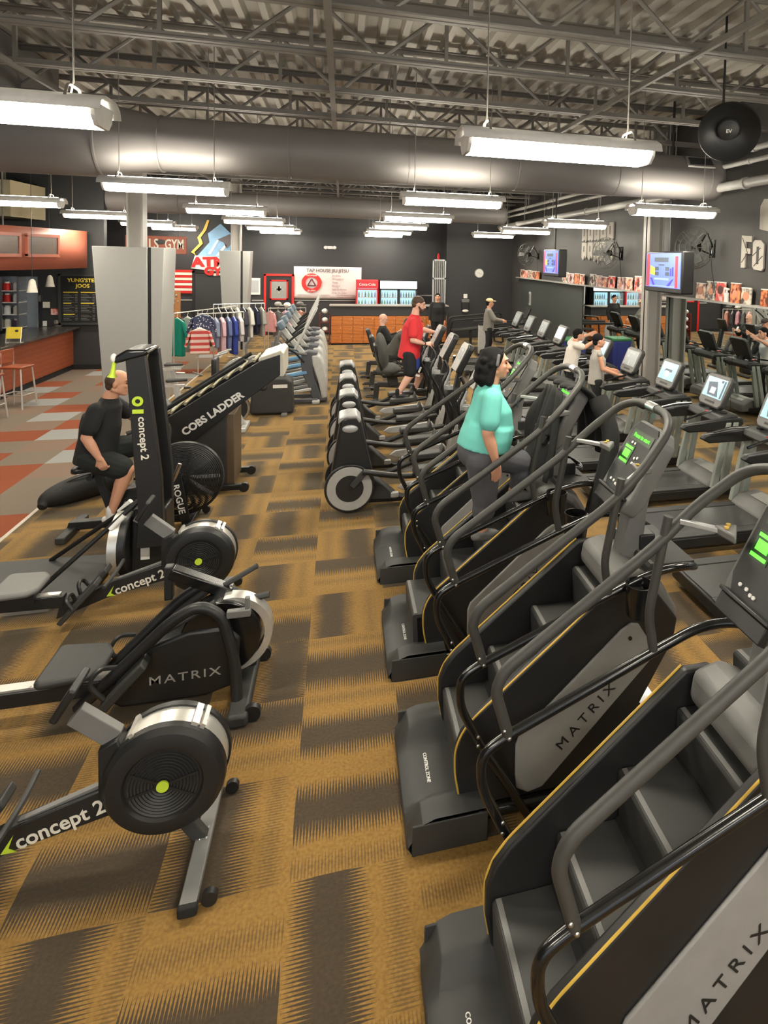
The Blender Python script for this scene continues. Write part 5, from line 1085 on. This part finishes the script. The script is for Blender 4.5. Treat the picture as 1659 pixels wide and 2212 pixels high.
t = thing('shoe_shelf', 'dark red small shelf with white caps left of the lockers', 'shelf', (-.52, 20.9, 0))
obj('side', M().bb(-.15, -.12, 0, .3, 0, 1.0).bb(.15, .18, 0, .3, 0, 1.0), mat('maroon', srgb(110, 40, 36), .5), t)
for z in (.1, .4, .7): obj('board', M().bb(-.14, .17, 0, .3, z, z + .02), MATS['maroon'], t)
for k, z in enumerate((.42, .72, 1.0)): o = obj('cap', M().ell((-.5, 21.02, z + .07), (.1, .1, .08)), white); tag(o, 'white cap on the small dark red shelf, %s board' % ['middle', 'upper', 'top'][k], 'cap', 'white caps on the shelf')
# floor bag near the bike
t = thing('duffel_bag', 'long black duffel bag lying on the floor behind the bike', 'bag', (-2.78, 8.15, 0)); b = obj('body', M().tube(crom([(-.3, -.42, .08), (-.26, -.3, .13), (-.02, .0, .15), (.22, .26, .13), (.3, .38, .08)]), [.04, .05] + [.14] * 0 + [.05 + .1 * math.sin(math.pi * min(1, k / 22)) for k in range(23)], 14), mat('black_nylon', srgb(26, 26, 26), .7, bump=.4, bscale=30), t)
obj('tag', M().box((.17, .12, .27), (.1, .07, .01), (0, 0, .7)).box((-.16, -.26, .22), (.06, .05, .01), (0, 0, .7)), cream, t); obj('strap', M().tube(crom([(-.2, -.2, .24), (-.05, -.15, .3), (.12, .05, .3), (.15, .2, .25)]), .014, 6), dgr, t)
# jacket over the console of the third stair climber
jk = mat('black_jacket_cloth', srgb(34, 34, 33), .9, bump=.5, bscale=25, var=.25)
t = thing('jacket', 'black jacket draped over the stair climber console beside the woman', 'jacket', (1.8, 4.52, 0))
def jf(u, v):
    a = -.3 + .6 * u; w = .55 + .6 * v
    x = -.22 - .16 * v + .06 * math.sin(u * 9) * v; z = 1.9 - .62 * v - .05 * abs(a)
    return (x + .03 * math.sin(u * 23 + v * 3) * (v + .2), a * (.55 + .5 * v), z)
obj('front_cloth', M().grid(jf, 30, 12), jk, t, solid=.02)
obj('back_cloth', M().grid(lambda u, v: (-.2 + .3 * math.sin(v * 1.6) + .02 * math.sin(u * 19), (-.22 + .44 * u) * (1 + .3 * v), 1.92 + .05 * math.sin(v * 3.1) - .5 * v * v), 20, 10), jk, t, solid=.02)
obj('sleeve', M().tube(crom([(.05, -.2, 1.85), (.12, -.3, 1.6), (.08, -.33, 1.35), (.02, -.32, 1.12), (.0, -.31, 1.02)]), [.07, .075, .075, .07] + [.065] * 21, 12), jk, t); obj('sleeve', M().tube(crom([(-.15, .22, 1.82), (-.28, .3, 1.6), (-.3, .3, 1.4)]), .065, 10), jk, t)
# ================= people =================
skin1 = mat('skin_warm', srgb(214, 158, 128), .5, spec=.4, var=.05); skin2 = mat('skin_pink', srgb(222, 172, 150), .5, spec=.4, var=.05); skin3 = mat('skin_tan', srgb(196, 138, 104), .5, spec=.4, var=.05)
hairb = mat('black_hair', srgb(22, 21, 22), .8, spec=.2, var=.3, scale=60, bump=.8, bscale=60); hairbr = mat('brown_hair', srgb(74, 54, 42), .6, var=.3, scale=60, bump=.4, bscale=120); eyem = mat('dark_eye', srgb(40, 28, 24), .3); lipm = mat('lip', srgb(170, 96, 86), .5)
def clothm(n, c): return mat('wear_' + n, srgb(*c), .85, var=.12, bump=.25, bscale=45, scale=5)
def rem(o, v, sm=4, f=.6):
    r = o.modifiers.new('remesh', 'REMESH'); r.mode = 'VOXEL'; r.voxel_size = v; r.use_smooth_shade = True
    s = o.modifiers.new('smooth', 'SMOOTH'); s.iterations = sm; s.factor = f
    return o
def V(*a): return Vector(a)
def hand(m, w, d, n, curl, side, s=1):
    w, d, n = Vector(w), Vector(d).normalized(), Vector(n); n = (n - d * n.dot(d)).normalized(); a = d.cross(n)
    for i in range(4):
        k = w + (d * (.088 - .004 * abs(i - 1.3)) + a * (i - 1.5) * .021) * s
        m.limb(w + a * (i - 1.5) * .012 * s, k, .017 * s, .0125 * s, 8)
        L = (.036, .042, .039, .03)[i]; p = k; dd = d
        for q in range(3):
            c = curl * (.55, .9, .7)[q]; ax = dd.cross(n).normalized(); dd = (dd * math.cos(c) + (n - dd * n.dot(dd)).normalized() * math.sin(c)).normalized()
            e = p + dd * L * (1, .68, .5)[q] * s; m.limb(p, e, (.0105, .0095, .0085)[q] * s, (.0095, .0085, .007)[q] * s, 8); p = e
    b = w + (d * .025 + a * side * .028) * s; t1 = b + (d * .034 + a * side * .028 + n * .012) * s; t2 = t1 + (d * .03 + a * side * .006 + n * .02 * (1 + curl)) * s
    m.limb(w + a * side * .012 * s, b, .016 * s, .015 * s, 8).limb(b, t1, .0145 * s, .012 * s, 8).limb(t1, t2, .0115 * s, .009 * s, 8)
def head_parts(m, c, face, up, s=1):
    """c = centre of skull; face, up = directions. Adds skull, jaw, nose, ears"""
    F = Vector(face).normalized(); U = Vector(up); U = (U - F * U.dot(F)).normalized(); L = U.cross(F)
    R = Matrix((F, L, U)).transposed(); e = R.to_euler(); P = lambda x, y, z: Vector(c) + R @ Vector((x, y, z)) * s
    m.ell(P(-.015, 0, .025), (.098 * s, .077 * s, .092 * s), e, 18, 14).ell(P(.025, 0, -.03), (.064 * s, .062 * s, .085 * s), e, 16, 12)
    m.ell(P(.055, 0, -.095), (.028 * s, .03 * s, .022 * s), e).limb(P(.06, -.012, -.085), P(-.02, -.055, -.06), .02 * s, .022 * s).limb(P(.06, .012, -.085), P(-.02, .055, -.06), .02 * s, .022 * s)
    m.limb(P(.083, 0, .01), P(.112, 0, -.03), .011 * s, .014 * s, 8).ell(P(.1, 0, -.034), (.014 * s, .019 * s, .01 * s), e, 8, 6)
    m.ell(P(.08, 0, .035), (.018 * s, .052 * s, .012 * s), e, 10, 6)
    m.ell(P(.088, 0, -.058), (.013 * s, .026 * s, .007 * s), e, 8, 6).ell(P(.086, 0, -.07), (.013 * s, .023 * s, .008 * s), e, 8, 6).ell(P(.06, .035, -.02), (.025 * s, .022 * s, .022 * s), e, 8, 6).ell(P(.06, -.035, -.02), (.025 * s, .022 * s, .022 * s), e, 8, 6)
    for q in (-1, 1): m.ell(P(-.005, q * .08, -.012), (.019 * s, .008 * s, .032 * s), e, 10, 8)
    return P, R, e
def person(label, J, sk, top, bot, shoe=None, s=1, vox=.0085, bulk=1, belly=0, bust=0, shorts=False, sleeve='short', hair=None, hm=None, beard=None, sock=None, extra=None, group=None, shin_cover=1.0, tank=False, leg=1, hs=None):
    t = thing('person', label, 'person', (0, 0, 0), 0, group)
    J = {k: Vector(v) for k, v in J.items()}; b = bulk
    up = (J['chest'] - J['pelvis']).normalized(); lat = (J['shL'] - J['shR']).normalized(); fw = lat.cross(up).normalized()
    face = J.get('face', fw)
    m = M(); P, R, e = head_parts(m, J['head'], face, J.get('headup', up), hs or s)
    nk = J['neck']; m.limb(nk, J['head'] - Vector(J.get('headup', up)).normalized() * .07 * s - face.normalized() * .02, .058 * b * s, .052 * b * s)
    W = (J['shL'] - J['shR']).length / 2
    rt = Matrix((fw, lat, up)).transposed().to_euler()
    def torso(m, g, hem=0):
        ch = J['chest']; pe = J['pelvis']; mid = ch.lerp(pe, .55)
        if True:
            m.loft([(nk - up * .03, .06 * b * s, .08 * b * s), (nk - up * .08, .085 * b * s, W * .75), (ch, .115 * b * s, W * .9), (mid, (.115 * b + belly * .7) * s, .14 * b * s), (pe, .12 * b * s, .155 * b * s)], fw, lat)
            for q in ('L', 'R'): m.limb(nk - up * .07, J['sh' + q].lerp(nk, .25) - up * .03, .04 * s * b, .038 * s * b, 12).limb(J['sh' + q].lerp(nk, .25) - up * .03, J['sh' + q].lerp(J['el' + q], .35), .036 * s * b, .038 * s * b, 12)
            return m
        m.ell(ch + up * .0, ((.115 * b + g) * s, (W * .93) + g, (.17 + g) * s), rt, 20, 14)
        m.ell(mid + fw * belly * .5, ((.11 * b + belly + g) * s, (.145 * b + g + belly * .3) * s, (.17 + g) * s), rt, 20, 14)
        if bust: m.ell(ch - up * .05 + fw * (.07 * b), ((.1 + g) * s, W * .72 + g, (.1 + g) * s), rt, 16, 12)
        m.limb(nk - up * .02, ch, .075 * s * b + g, .1 * s * b, 14)
        for q in ('L', 'R'): m.limb(nk - up * .035, J['sh' + q], .05 * s * b + g, .052 * s * b + g, 12)
        return m
    torso(m, 0); m.ell(J['pelvis'], (.115 * b * s, .155 * b * s, .13 * s), rt, 20, 14)
    for q, sd in (('L', 1), ('R', -1)):
        sh, el, wr = J['sh' + q], J['el' + q], J['wr' + q]; m.limb(sh.lerp(el, .3) - (sh - nk).normalized() * .01, el, .042 * b * s, .04 * b * s).limb(el, el.lerp(wr, .35), .038 * b * s, .04 * b * s).limb(el.lerp(wr, .35), wr, .04 * b * s, .025 * s * (.5 + .5 * b))
        d = J.get('hd' + q, wr - el); hand(m, wr, d, J.get('pn' + q, -lat * sd), J.get('curl' + q, V(.35, 0, 0)).x, J.get('th' + q, V(sd, 0, 0)).x, s)
        hi = J['pelvis'] + lat * sd * .09 * b * s - up * .03; kn, an, to = J['kn' + q], J['an' + q], J['to' + q]
        m.limb(hi, kn, .092 * b * s, .06 * b * s, 14).limb(kn, kn.lerp(an, .35), .057 * b * s, .056 * b * s).limb(kn.lerp(an, .3), an, .056 * b * s, .036 * s)
        m.limb(an - V(0, 0, .02), to, .036 * s, .03 * s)
    rem(obj('body', m, sk, t), vox)
    # face details
    m = M()
    for q in (-1, 1): m.ell(P(.08, q * .033, .008), (.007 * s, .014 * s, .007 * s), e, 8, 6)
    obj('eyes', m, eyem, t); m = M()
    for q in (-1, 1): m.limb(P(.093, q * .018, .034), P(.08, q * .05, .036), .004 * s, .003 * s, 6)
    obj('eyebrows', m, hm or hairb, t); obj('lips', M().ell(P(.098, 0, -.064), (.006 * s, .022 * s, .006 * s), e, 8, 6), lipm, t)
    # shirt
    g = .012; hb = J['hem'].x if J.get('hem') else .0; pe = J['pelvis'] + up * hb; ch = J['chest']; bf = .012 if bust else .01
    m = M().loft([(nk - up * .0, (.058 * b + .01) * s, (.062 * b + .01) * s), (nk - up * .035, .075 * b * s, .1 * b * s), (nk - up * .075, .095 * b * s, W * .82), (ch + up * .0 + fw * bf, (.13 * b + bf) * s, W * .98), (ch - up * .1 + fw * bf, (.135 * b + bf + belly * .5) * s, W * .95), (ch.lerp(pe, .6) + fw * belly * .4, (.13 * b + belly) * s, (.16 * b + belly * .4) * s), (pe + fw * belly * .2, (.14 * b + belly) * s, (.18 * b + belly * .3) * s), (pe - up * .09, (.145 * b + belly * .9) * s, (.185 * b + belly * .2) * s)], fw, lat)
    for q in ('L', 'R'):
        sh, el, wr = J['sh' + q], J['el' + q], J['wr' + q]
        if tank: m.ell(sh - up * .01, (.05 * s, .045 * s, .05 * s), rt, 10, 8)
        else: m.limb(nk - up * .06, sh - up * .02, .05 * b * s, .058 * b * s, 14).limb(sh - (sh - nk).normalized() * .012 - up * .02, sh.lerp(el, .68 if sleeve == 'short' else 1), (.062 * b + g * .5) * s, (.054 * b + g * 1.4) * s, 14)
        if sleeve == 'long': m.limb(el, el.lerp(wr, .93), (.045 * b + g) * s, (.03 + g) * s)
    rem(obj('shirt', m, top, t), vox * 1.1, 7, .6)
    # trousers
    m = M().ell(J['pelvis'] - up * .0 - fw * .03 * (leg - 1) * 3, ((.12 * b * leg + .012) * s, (.16 * b + .01) * s, .125 * s * leg), rt, 20, 12)
    for q, sd in (('L', 1), ('R', -1)):
        hi = J['pelvis'] + lat * sd * .09 * b * s - up * .03; kn, an = J['kn' + q], J['an' + q]
        if shorts: m.limb(hi, hi.lerp(kn, .82), (.1 * b + .012) * s, (.085 * b + .014) * s, 14)
        else: m.limb(hi, kn, (.095 * b * leg + .006) * s, (.062 * b * leg + .008) * s, 14).limb(kn, kn.lerp(an, .35), (.06 * b * leg + .006) * s, (.06 * b * leg + .006) * s).limb(kn.lerp(an, .3), kn.lerp(an, shin_cover), (.06 * b * leg + .006) * s, (.04 + .006 + (1 - shin_cover) * .02) * s)
    rem(obj('shorts' if shorts else 'trousers', m, bot, t), vox * 1.15, 5)
    for q in ('L', 'R'):
        an, to = J['an' + q], J['to' + q]; d = (to - an); d.z = 0; d = d.normalized() if d.length > .01 else fw; hl = an - d * .05 * s
        z0 = min(an.z - .075, to.z) ; m = M().limb(V(hl.x, hl.y, an.z - .055 * s), V(to.x, to.y, to.z + .005), .036 * s, .034 * s, 12).limb(V(an.x, an.y, an.z - .03 * s), an.lerp(to, .6), .042 * s, .034 * s, 12)
        so = rem(obj('shoe', m, shoe or blk, t), .008)
        if sock: obj('sock', M().limb(an + V(0, 0, .05), an - V(0, 0, .02), .041 * s, .04 * s), sock, t)
    if hair: hair(t, P, e, hs or s, hm or hairb)
    if beard: rem(obj('beard', M().ell(P(.06, 0, -.09), (.045 * s, .05 * s, .04 * s), e).limb(P(.05, -.04, -.08), P(-.0, -.068, -.03), .02 * s, .014 * s).limb(P(.05, .04, -.08), P(-.0, .068, -.03), .02 * s, .014 * s).ell(P(.095, 0, -.05), (.01 * s, .028 * s, .008 * s), e), hm or hairb, t), .006, 3)
    if extra: extra(t, P, e, s)
    return t
def short_hair(t, P, e, s, hm): rem(obj('hair', M().ell(P(-.022, 0, .04), (.1 * s, .082 * s, .088 * s), e, 20, 14).ell(P(-.06, 0, -.02), (.05 * s, .07 * s, .06 * s), e), hm, t), .007, 3)
def thin_hair(t, P, e, s, hm): rem(obj('hair', M().ell(P(-.045, 0, .018), (.078 * s, .09 * s, .08 * s), e, 20, 14).ell(P(-.06, 0, -.03), (.052 * s, .078 * s, .055 * s), e), hm, t), .007, 3)
def long_hair(t, P, e, s, hm):
    m = M().ell(P(-.035, 0, .035), (.105 * s, .095 * s, .1 * s), e, 20, 14).ell(P(-.085, 0, -.05), (.09 * s, .115 * s, .12 * s), e, 20, 14).ell(P(-.1, 0, -.11), (.085 * s, .12 * s, .07 * s), e)
    for q in (-1, 1): m.limb(P(-.005, q * .082, .04), P(-.05, q * .1, -.13), .026 * s, .038 * s).limb(P(.04, q * .05, .085), P(-.03, q * .095, .0), .022 * s, .03 * s)
    random.seed(4)
    for k in range(46): a = random.uniform(-1, 1); m.ell(P(-.09 - .03 * random.random(), a * .1, random.uniform(-.17, .09)), (.026 * s, .026 * s, .03 * s), e, 8, 6)
    rem(obj('hair', m, hm, t), .008, 3)
def cap_hair(cm):
    def f(t, P, e, s, hm):
        short_hair(t, P, e, s, hm)
        obj('cap', M().ell(P(-.012, 0, .06), (.106 * s, .088 * s, .075 * s), e, 20, 12).ell(P(.12, 0, .052), (.06 * s, .065 * s, .008 * s), e, 16, 6), cm, t)
    return f
# woman in teal on the third stair climber
def wx(t, P, e, s):
    obj('hair_clip', M().limb(P(.02, -.094, .075), P(.01, -.104, .005), .012, .012), mgr, t)
    text('shirt_print', 'U', .09, mat('navy_print', srgb(30, 50, 70), .6), t, (1.262, 4.42, 1.8), (math.pi / 2, 0, math.pi / 2 - .5), .001)
J = dict(pelvis=(1.02, 4.5, 1.43), chest=(1.07, 4.5, 1.76), neck=(1.07, 4.5, 1.945), head=(1.11, 4.49, 2.09), face=(1, -.28, .0), headup=(0, 0, 1), shL=(1.08, 4.67, 1.88), shR=(1.05, 4.33, 1.88), elL=(1.12, 4.74, 1.64), elR=(1.01, 4.29, 1.62), wrL=(1.22, 4.74, 1.44), wrR=(1.07, 4.27, 1.42), hdR=(.05, .05, -1), hdL=(.5, 0, -.8), knL=(1.38, 4.58, 1.29), knR=(1.03, 4.43, 1.08), anL=(1.28, 4.58, 1.08), anR=(1.01, 4.43, .87), toL=(1.44, 4.58, 1.03), toR=(1.17, 4.42, .815), curlR=(.3, 0, 0), hem=(.13, 0, 0))
person('woman in a teal t-shirt and dark leggings stepping on a stair climber', J, skin1, clothm('teal', (112, 200, 188)), clothm('charcoal_leggings', (84, 84, 88)), shoe=mgr, s=.93, vox=.007, bulk=1.2, belly=.045, bust=1, hair=long_hair, hm=hairb, extra=wx, shin_cover=.8, leg=1.2)
# man in black on the air bike
J = dict(pelvis=(-2.36, 7.15, .82), chest=(-2.32, 7.15, 1.2), neck=(-2.24, 7.15, 1.37), head=(-2.15, 7.14, 1.52), face=(1, -.15, -.12), headup=(.25, 0, 1), shL=(-2.28, 7.34, 1.3), shR=(-2.3, 6.95, 1.3), elL=(-2.12, 7.44, 1.1), elR=(-2.36, 6.88, 1.04), wrL=(-1.98, 7.4, 1.04), wrR=(-2.24, 6.86, .83), hdR=(.3, .05, -.9), hdL=(.8, 0, .1), curlL=(1.1, 0, 0), curlR=(1.0, 0, 0), knL=(-1.92, 7.28, .86), knR=(-2.06, 7.03, .66), anL=(-1.98, 7.3, .5), anR=(-2.2, 7.02, .22), toL=(-1.86, 7.3, .44), toR=(-2.08, 7.0, .12))
person('man in black t-shirt and black shorts sitting on the fan bike', J, skin1, clothm('black', (30, 30, 31)), clothm('black_green', (32, 36, 34)), shoe=white, s=1.0, vox=.007, bulk=1.2, belly=.02, hs=1.08, shorts=True, hair=thin_hair, hm=hairbr, sock=white)
# red shirt man
def rx(t, P, e, s):
    obj('blue_side_panel', M().ell((1.22, 10.66, 1.04), (.08, .02, .13), (0, .3, 0)), mat('royal_blue_cloth', srgb(44, 70, 150), .8), t); obj('white_shorts_mark', M().box((1.24, 10.66, .86), (.12, .02, .03), (0, .25, 0)).box((1.3, 10.67, .95), (.03, .02, .1), (0, .4, 0)), white, t)
J = dict(pelvis=(1.13, 10.8, 1.17), chest=(1.18, 10.8, 1.58), neck=(1.22, 10.8, 1.76), head=(1.28, 10.79, 1.92), face=(1, -.1, -.25), headup=(.3, 0, 1), shL=(1.22, 10.99, 1.68), shR=(1.17, 10.61, 1.66), elL=(1.36, 11.05, 1.5), elR=(1.16, 10.55, 1.38), wrL=(1.58, 11.0, 1.46), wrR=(1.38, 10.6, 1.32), hdL=(1, 0, .15), hdR=(1, .1, .2), curlL=(1.2, 0, 0), curlR=(1.2, 0, 0), pnL=(0, -.2, -1), pnR=(0, .4, -1), knL=(1.3, 10.92, .84), knR=(1.12, 10.67, .78), anL=(1.32, 10.95, .64), anR=(.92, 10.63, .6), toL=(1.5, 10.95, .58), toR=(1.1, 10.63, .55))
J = dict(J, anL=(1.26, 10.97, .56), toL=(1.44, 10.97, .52), knL=(1.36, 10.93, .86), anR=(.93, 10.61, .56), toR=(1.1, 10.6, .51), knR=(1.14, 10.66, .84))
J = {k: ((v[0], v[1], .52 + (v[2] - .52) * 1.1) if k[:2] in ('pe', 'ch', 'ne', 'sh', 'el', 'wr', 'kn') or k == 'head' else v) for k, v in J.items()}
person('man in a red t-shirt and dark shorts on a cross trainer', J, skin2, clothm('red', (216, 52, 58)), clothm('black_shorts', (32, 33, 36)), shoe=blk, s=1.08, vox=.009, bulk=1.1, belly=.02, shorts=True, hair=short_hair, hm=hairbr, beard=True, sock=rub, extra=rx)
def seated(x, y, z, lean, face=(1, 0, 0), arms='fwd', sc=1):
    l = lean; d = dict(pelvis=(x, y, z), chest=(x + .05 + l, y, z + .36 * sc), neck=(x + .07 + l * 1.4, y, z + .52 * sc), head=(x + .1 + l * 1.7, y, z + .68 * sc), face=face, headup=(.2, 0, 1), shL=(x + .06 + l, y + .18 * sc, z + .46 * sc), shR=(x + .06 + l, y - .18 * sc, z + .46 * sc), elL=(x + .2 + l, y + .24, z + .22), elR=(x + .2 + l, y - .24, z + .22), wrL=(x + .4 + l, y + .12, z + .32), wrR=(x + .4 + l, y - .12, z + .32), hdL=(.8, 0, .5), hdR=(.8, 0, .5), curlL=(.9, 0, 0), curlR=(.9, 0, 0), knL=(x + .45, y + .1, z + .12), knR=(x + .43, y - .1, z + .04), anL=(x + .65, y + .12, z - .2), anR=(x + .7, y - .12, z - .28), toL=(x + .78, y + .12, z - .2), toR=(x + .83, y - .12, z - .26))
    return d
def phone(t, P, e, s): obj('phone', M().box((1.4, 15.1, 1.1), (.01, .07, .13), (0, -.5, 0)), white, t)
J = seated(.97, 15.2, .7, -.06, (1, -.1, -.4)); person('bald person in black sitting on a recumbent bike with a phone', J, skin2, clothm('black', (30, 30, 31)), clothm('grey_sweat', (96, 96, 98)), shoe=blk, s=1, vox=.011, bulk=1.15, sleeve='long', extra=phone)
J = seated(1.05, 13.9, .7, .16, (1, -.2, -.5)); person('dark-haired person in grey leaning forward just behind the man in red', J, skin1, clothm('dark_olive', (66, 64, 58)), clothm('black', (30, 30, 31)), shoe=blk, s=1, vox=.011, bulk=1.15, sleeve='long', hair=cap_hair(mat('dark_cap', srgb(60, 50, 48), .8)), hm=hairbr)
tag(rem(obj('seat_cover', M().ell((.78, 12.6, .95), (.13, .26, .42), (0, -.12, 0)).ell((.92, 12.6, .62), (.25, .25, .14)), mat('dark_grey_padding', srgb(72, 72, 68), .8)), .015), 'big rounded dark grey seat back left of the man in red', 'seat back')
def standing(x, y, z, h=1.7, face=(1, 0, 0), **k):
    q = h / 1.7; f = Vector(face).normalized(); l = V(0, 0, 1).cross(f); o = V(x, y, z)
    p = lambda a, b, c: tuple(o + f * a * q + l * b * q + V(0, 0, c * q))
    d = dict(pelvis=p(0, 0, .9), chest=p(.01, 0, 1.26), neck=p(.01, 0, 1.42), head=p(.03, 0, 1.58), face=tuple(f), headup=(0, 0, 1), shL=p(0, .17, 1.37), shR=p(0, -.17, 1.37), elL=p(-.02, .22, 1.1), elR=p(-.02, -.22, 1.1), wrL=p(.06, .23, .86), wrR=p(.06, -.23, .86), knL=p(.08, .1, .5), knR=p(-.02, -.1, .48), anL=p(0, .1, .09), anR=p(-.12, -.1, .1), toL=p(.14, .1, .03), toR=p(.02, -.1, .03))
    for a, b in k.items(): d[a] = p(*b) if a[:2] in ('el', 'wr', 'kn', 'an', 'to', 'sh', 'he', 'ne', 'ch') and a != 'hem' else b
    return d
J = standing(2.95, 19.9, 0, 1.74, (-.2, -1, 0)); person('person in black clothes standing before the drinks counter', J, skin1, clothm('black', (30, 30, 31)), clothm('black', (30, 30, 31)), shoe=blk, vox=.013, bulk=1.1, sleeve='long', hair=short_hair, hm=hairb)
J = standing(3.75, 16.15, .2, 1.62, (1, 0, 0), elL=(.12, .22, 1.14), wrL=(.34, .18, 1.1), elR=(.12, -.22, 1.14), wrR=(.34, -.18, 1.1)); person('person in a tan cap and grey vest on the far treadmill', J, skin1, clothm('grey_vest', (120, 116, 108)), clothm('black', (30, 30, 31)), shoe=blk, s=.96, vox=.013, bulk=1.05, hair=cap_hair(mat('tan_cap', srgb(214, 184, 138), .8)), hm=hairb, sleeve='long')
J = standing(3.93, 10.45, .2, 1.5, (1, 0, 0), chest=(.06, 0, 1.24), neck=(.1, 0, 1.4), head=(.17, 0, 1.53), shL=(.06, .17, 1.36), shR=(.06, -.17, 1.36), elL=(.2, .22, 1.42), wrL=(.44, .12, 1.52), elR=(.2, -.24, 1.3), wrR=(.42, -.18, 1.42)); person('person in a cream white t-shirt raising both arms on a treadmill', J, skin1, clothm('cream_white', (226, 218, 208)), clothm('black', (30, 30, 31)), shoe=blk, s=.95, vox=.01, bulk=1.0, hair=short_hair, hm=hairb)
J = standing(3.95, 9.3, .2, 1.5, (1, -.1, 0), elL=(.08, .22, 1.1), wrL=(.34, .18, 1.02), elR=(.06, -.2, 1.1), wrR=(.36, -.16, .98), curlL=(1.1, 0, 0), curlR=(1.1, 0, 0)); J['curlL'] = (1.1, 0, 0); J['curlR'] = (1.1, 0, 0); person('person in a pale grey sleeveless top walking on a treadmill', J, skin1, clothm('pale_grey_tank', (176, 172, 164)), clothm('black', (30, 30, 31)), shoe=blk, s=.95, vox=.009, bulk=.95, hair=short_hair, hm=hairb, tank=True)

# ================= separate loose pieces of repeated parts =================
SPLIT = {'web_post', 'seam', 'foot_wheel', 'foot_plate', 'foot_loop', 'upright', 'tray', 'hanger_rod', 'cup_ring', 'caster', 'floor_beam', 'bolt', 'pod_button', 'white_buttons', 'yellow_buttons', 'top_rail', 'stand_leg', 'hanger_strut', 'base_rail', 'fan_blade', 'blade', 'trinkets', 'yoke_handle', 'diagonal_tube', 'curved_arm', 'side', 'back_frame', 'ring_pair', 'picture_spots', 'band_clip', 'eyes', 'eyebrows', 'tag', 'vent_bars', 'end_block', 'red_band', 'handlebar_pair', 'front_foot_pair', 'long_handle'}
SING = {'white_buttons': 'white_button', 'yellow_buttons': 'yellow_button', 'trinkets': 'trinket', 'eyes': 'eye', 'eyebrows': 'eyebrow', 'vent_bars': 'vent_bar'}
cache = {}
def comps(me):
    par = list(range(len(me.vertices)))
    def fd(a):
        while par[a] != a: par[a] = par[par[a]]; a = par[a]
        return a
    for p in me.polygons:
        vs = p.vertices; r = fd(vs[0])
        for v_ in vs[1:]: par[fd(v_)] = r
    grp = {}
    for p in me.polygons: grp.setdefault(fd(p.vertices[0]), []).append(p)
    if len(grp) < 2: return None
    out = []
    for ps in grp.values():
        idx = {}; fs = []
        for p in ps: fs.append([idx.setdefault(v_, len(idx)) for v_ in p.vertices])
        n = bpy.data.meshes.new(me.name); n.from_pydata([me.vertices[v_].co.copy() for v_ in idx], [], fs)
        for q in me.materials: n.materials.append(q)
        n.polygons.foreach_set('use_smooth', [True] * len(n.polygons)); n.set_sharp_from_angle(angle=.7); n.update(); out.append(n)
    return out
for o in list(COL.objects):
    base = o.name.split('.')[0]
    if o.type != 'MESH' or base not in SPLIT or not o.parent or o.children: continue
    k = o.data.name
    if k not in cache: cache[k] = comps(o.data)
    if not cache[k]: continue
    for i, n in enumerate(cache[k]):
        c = o.copy(); c.data = n; COL.objects.link(c)
        if base in SING: c.name = SING[base]
    bpy.data.objects.remove(o)
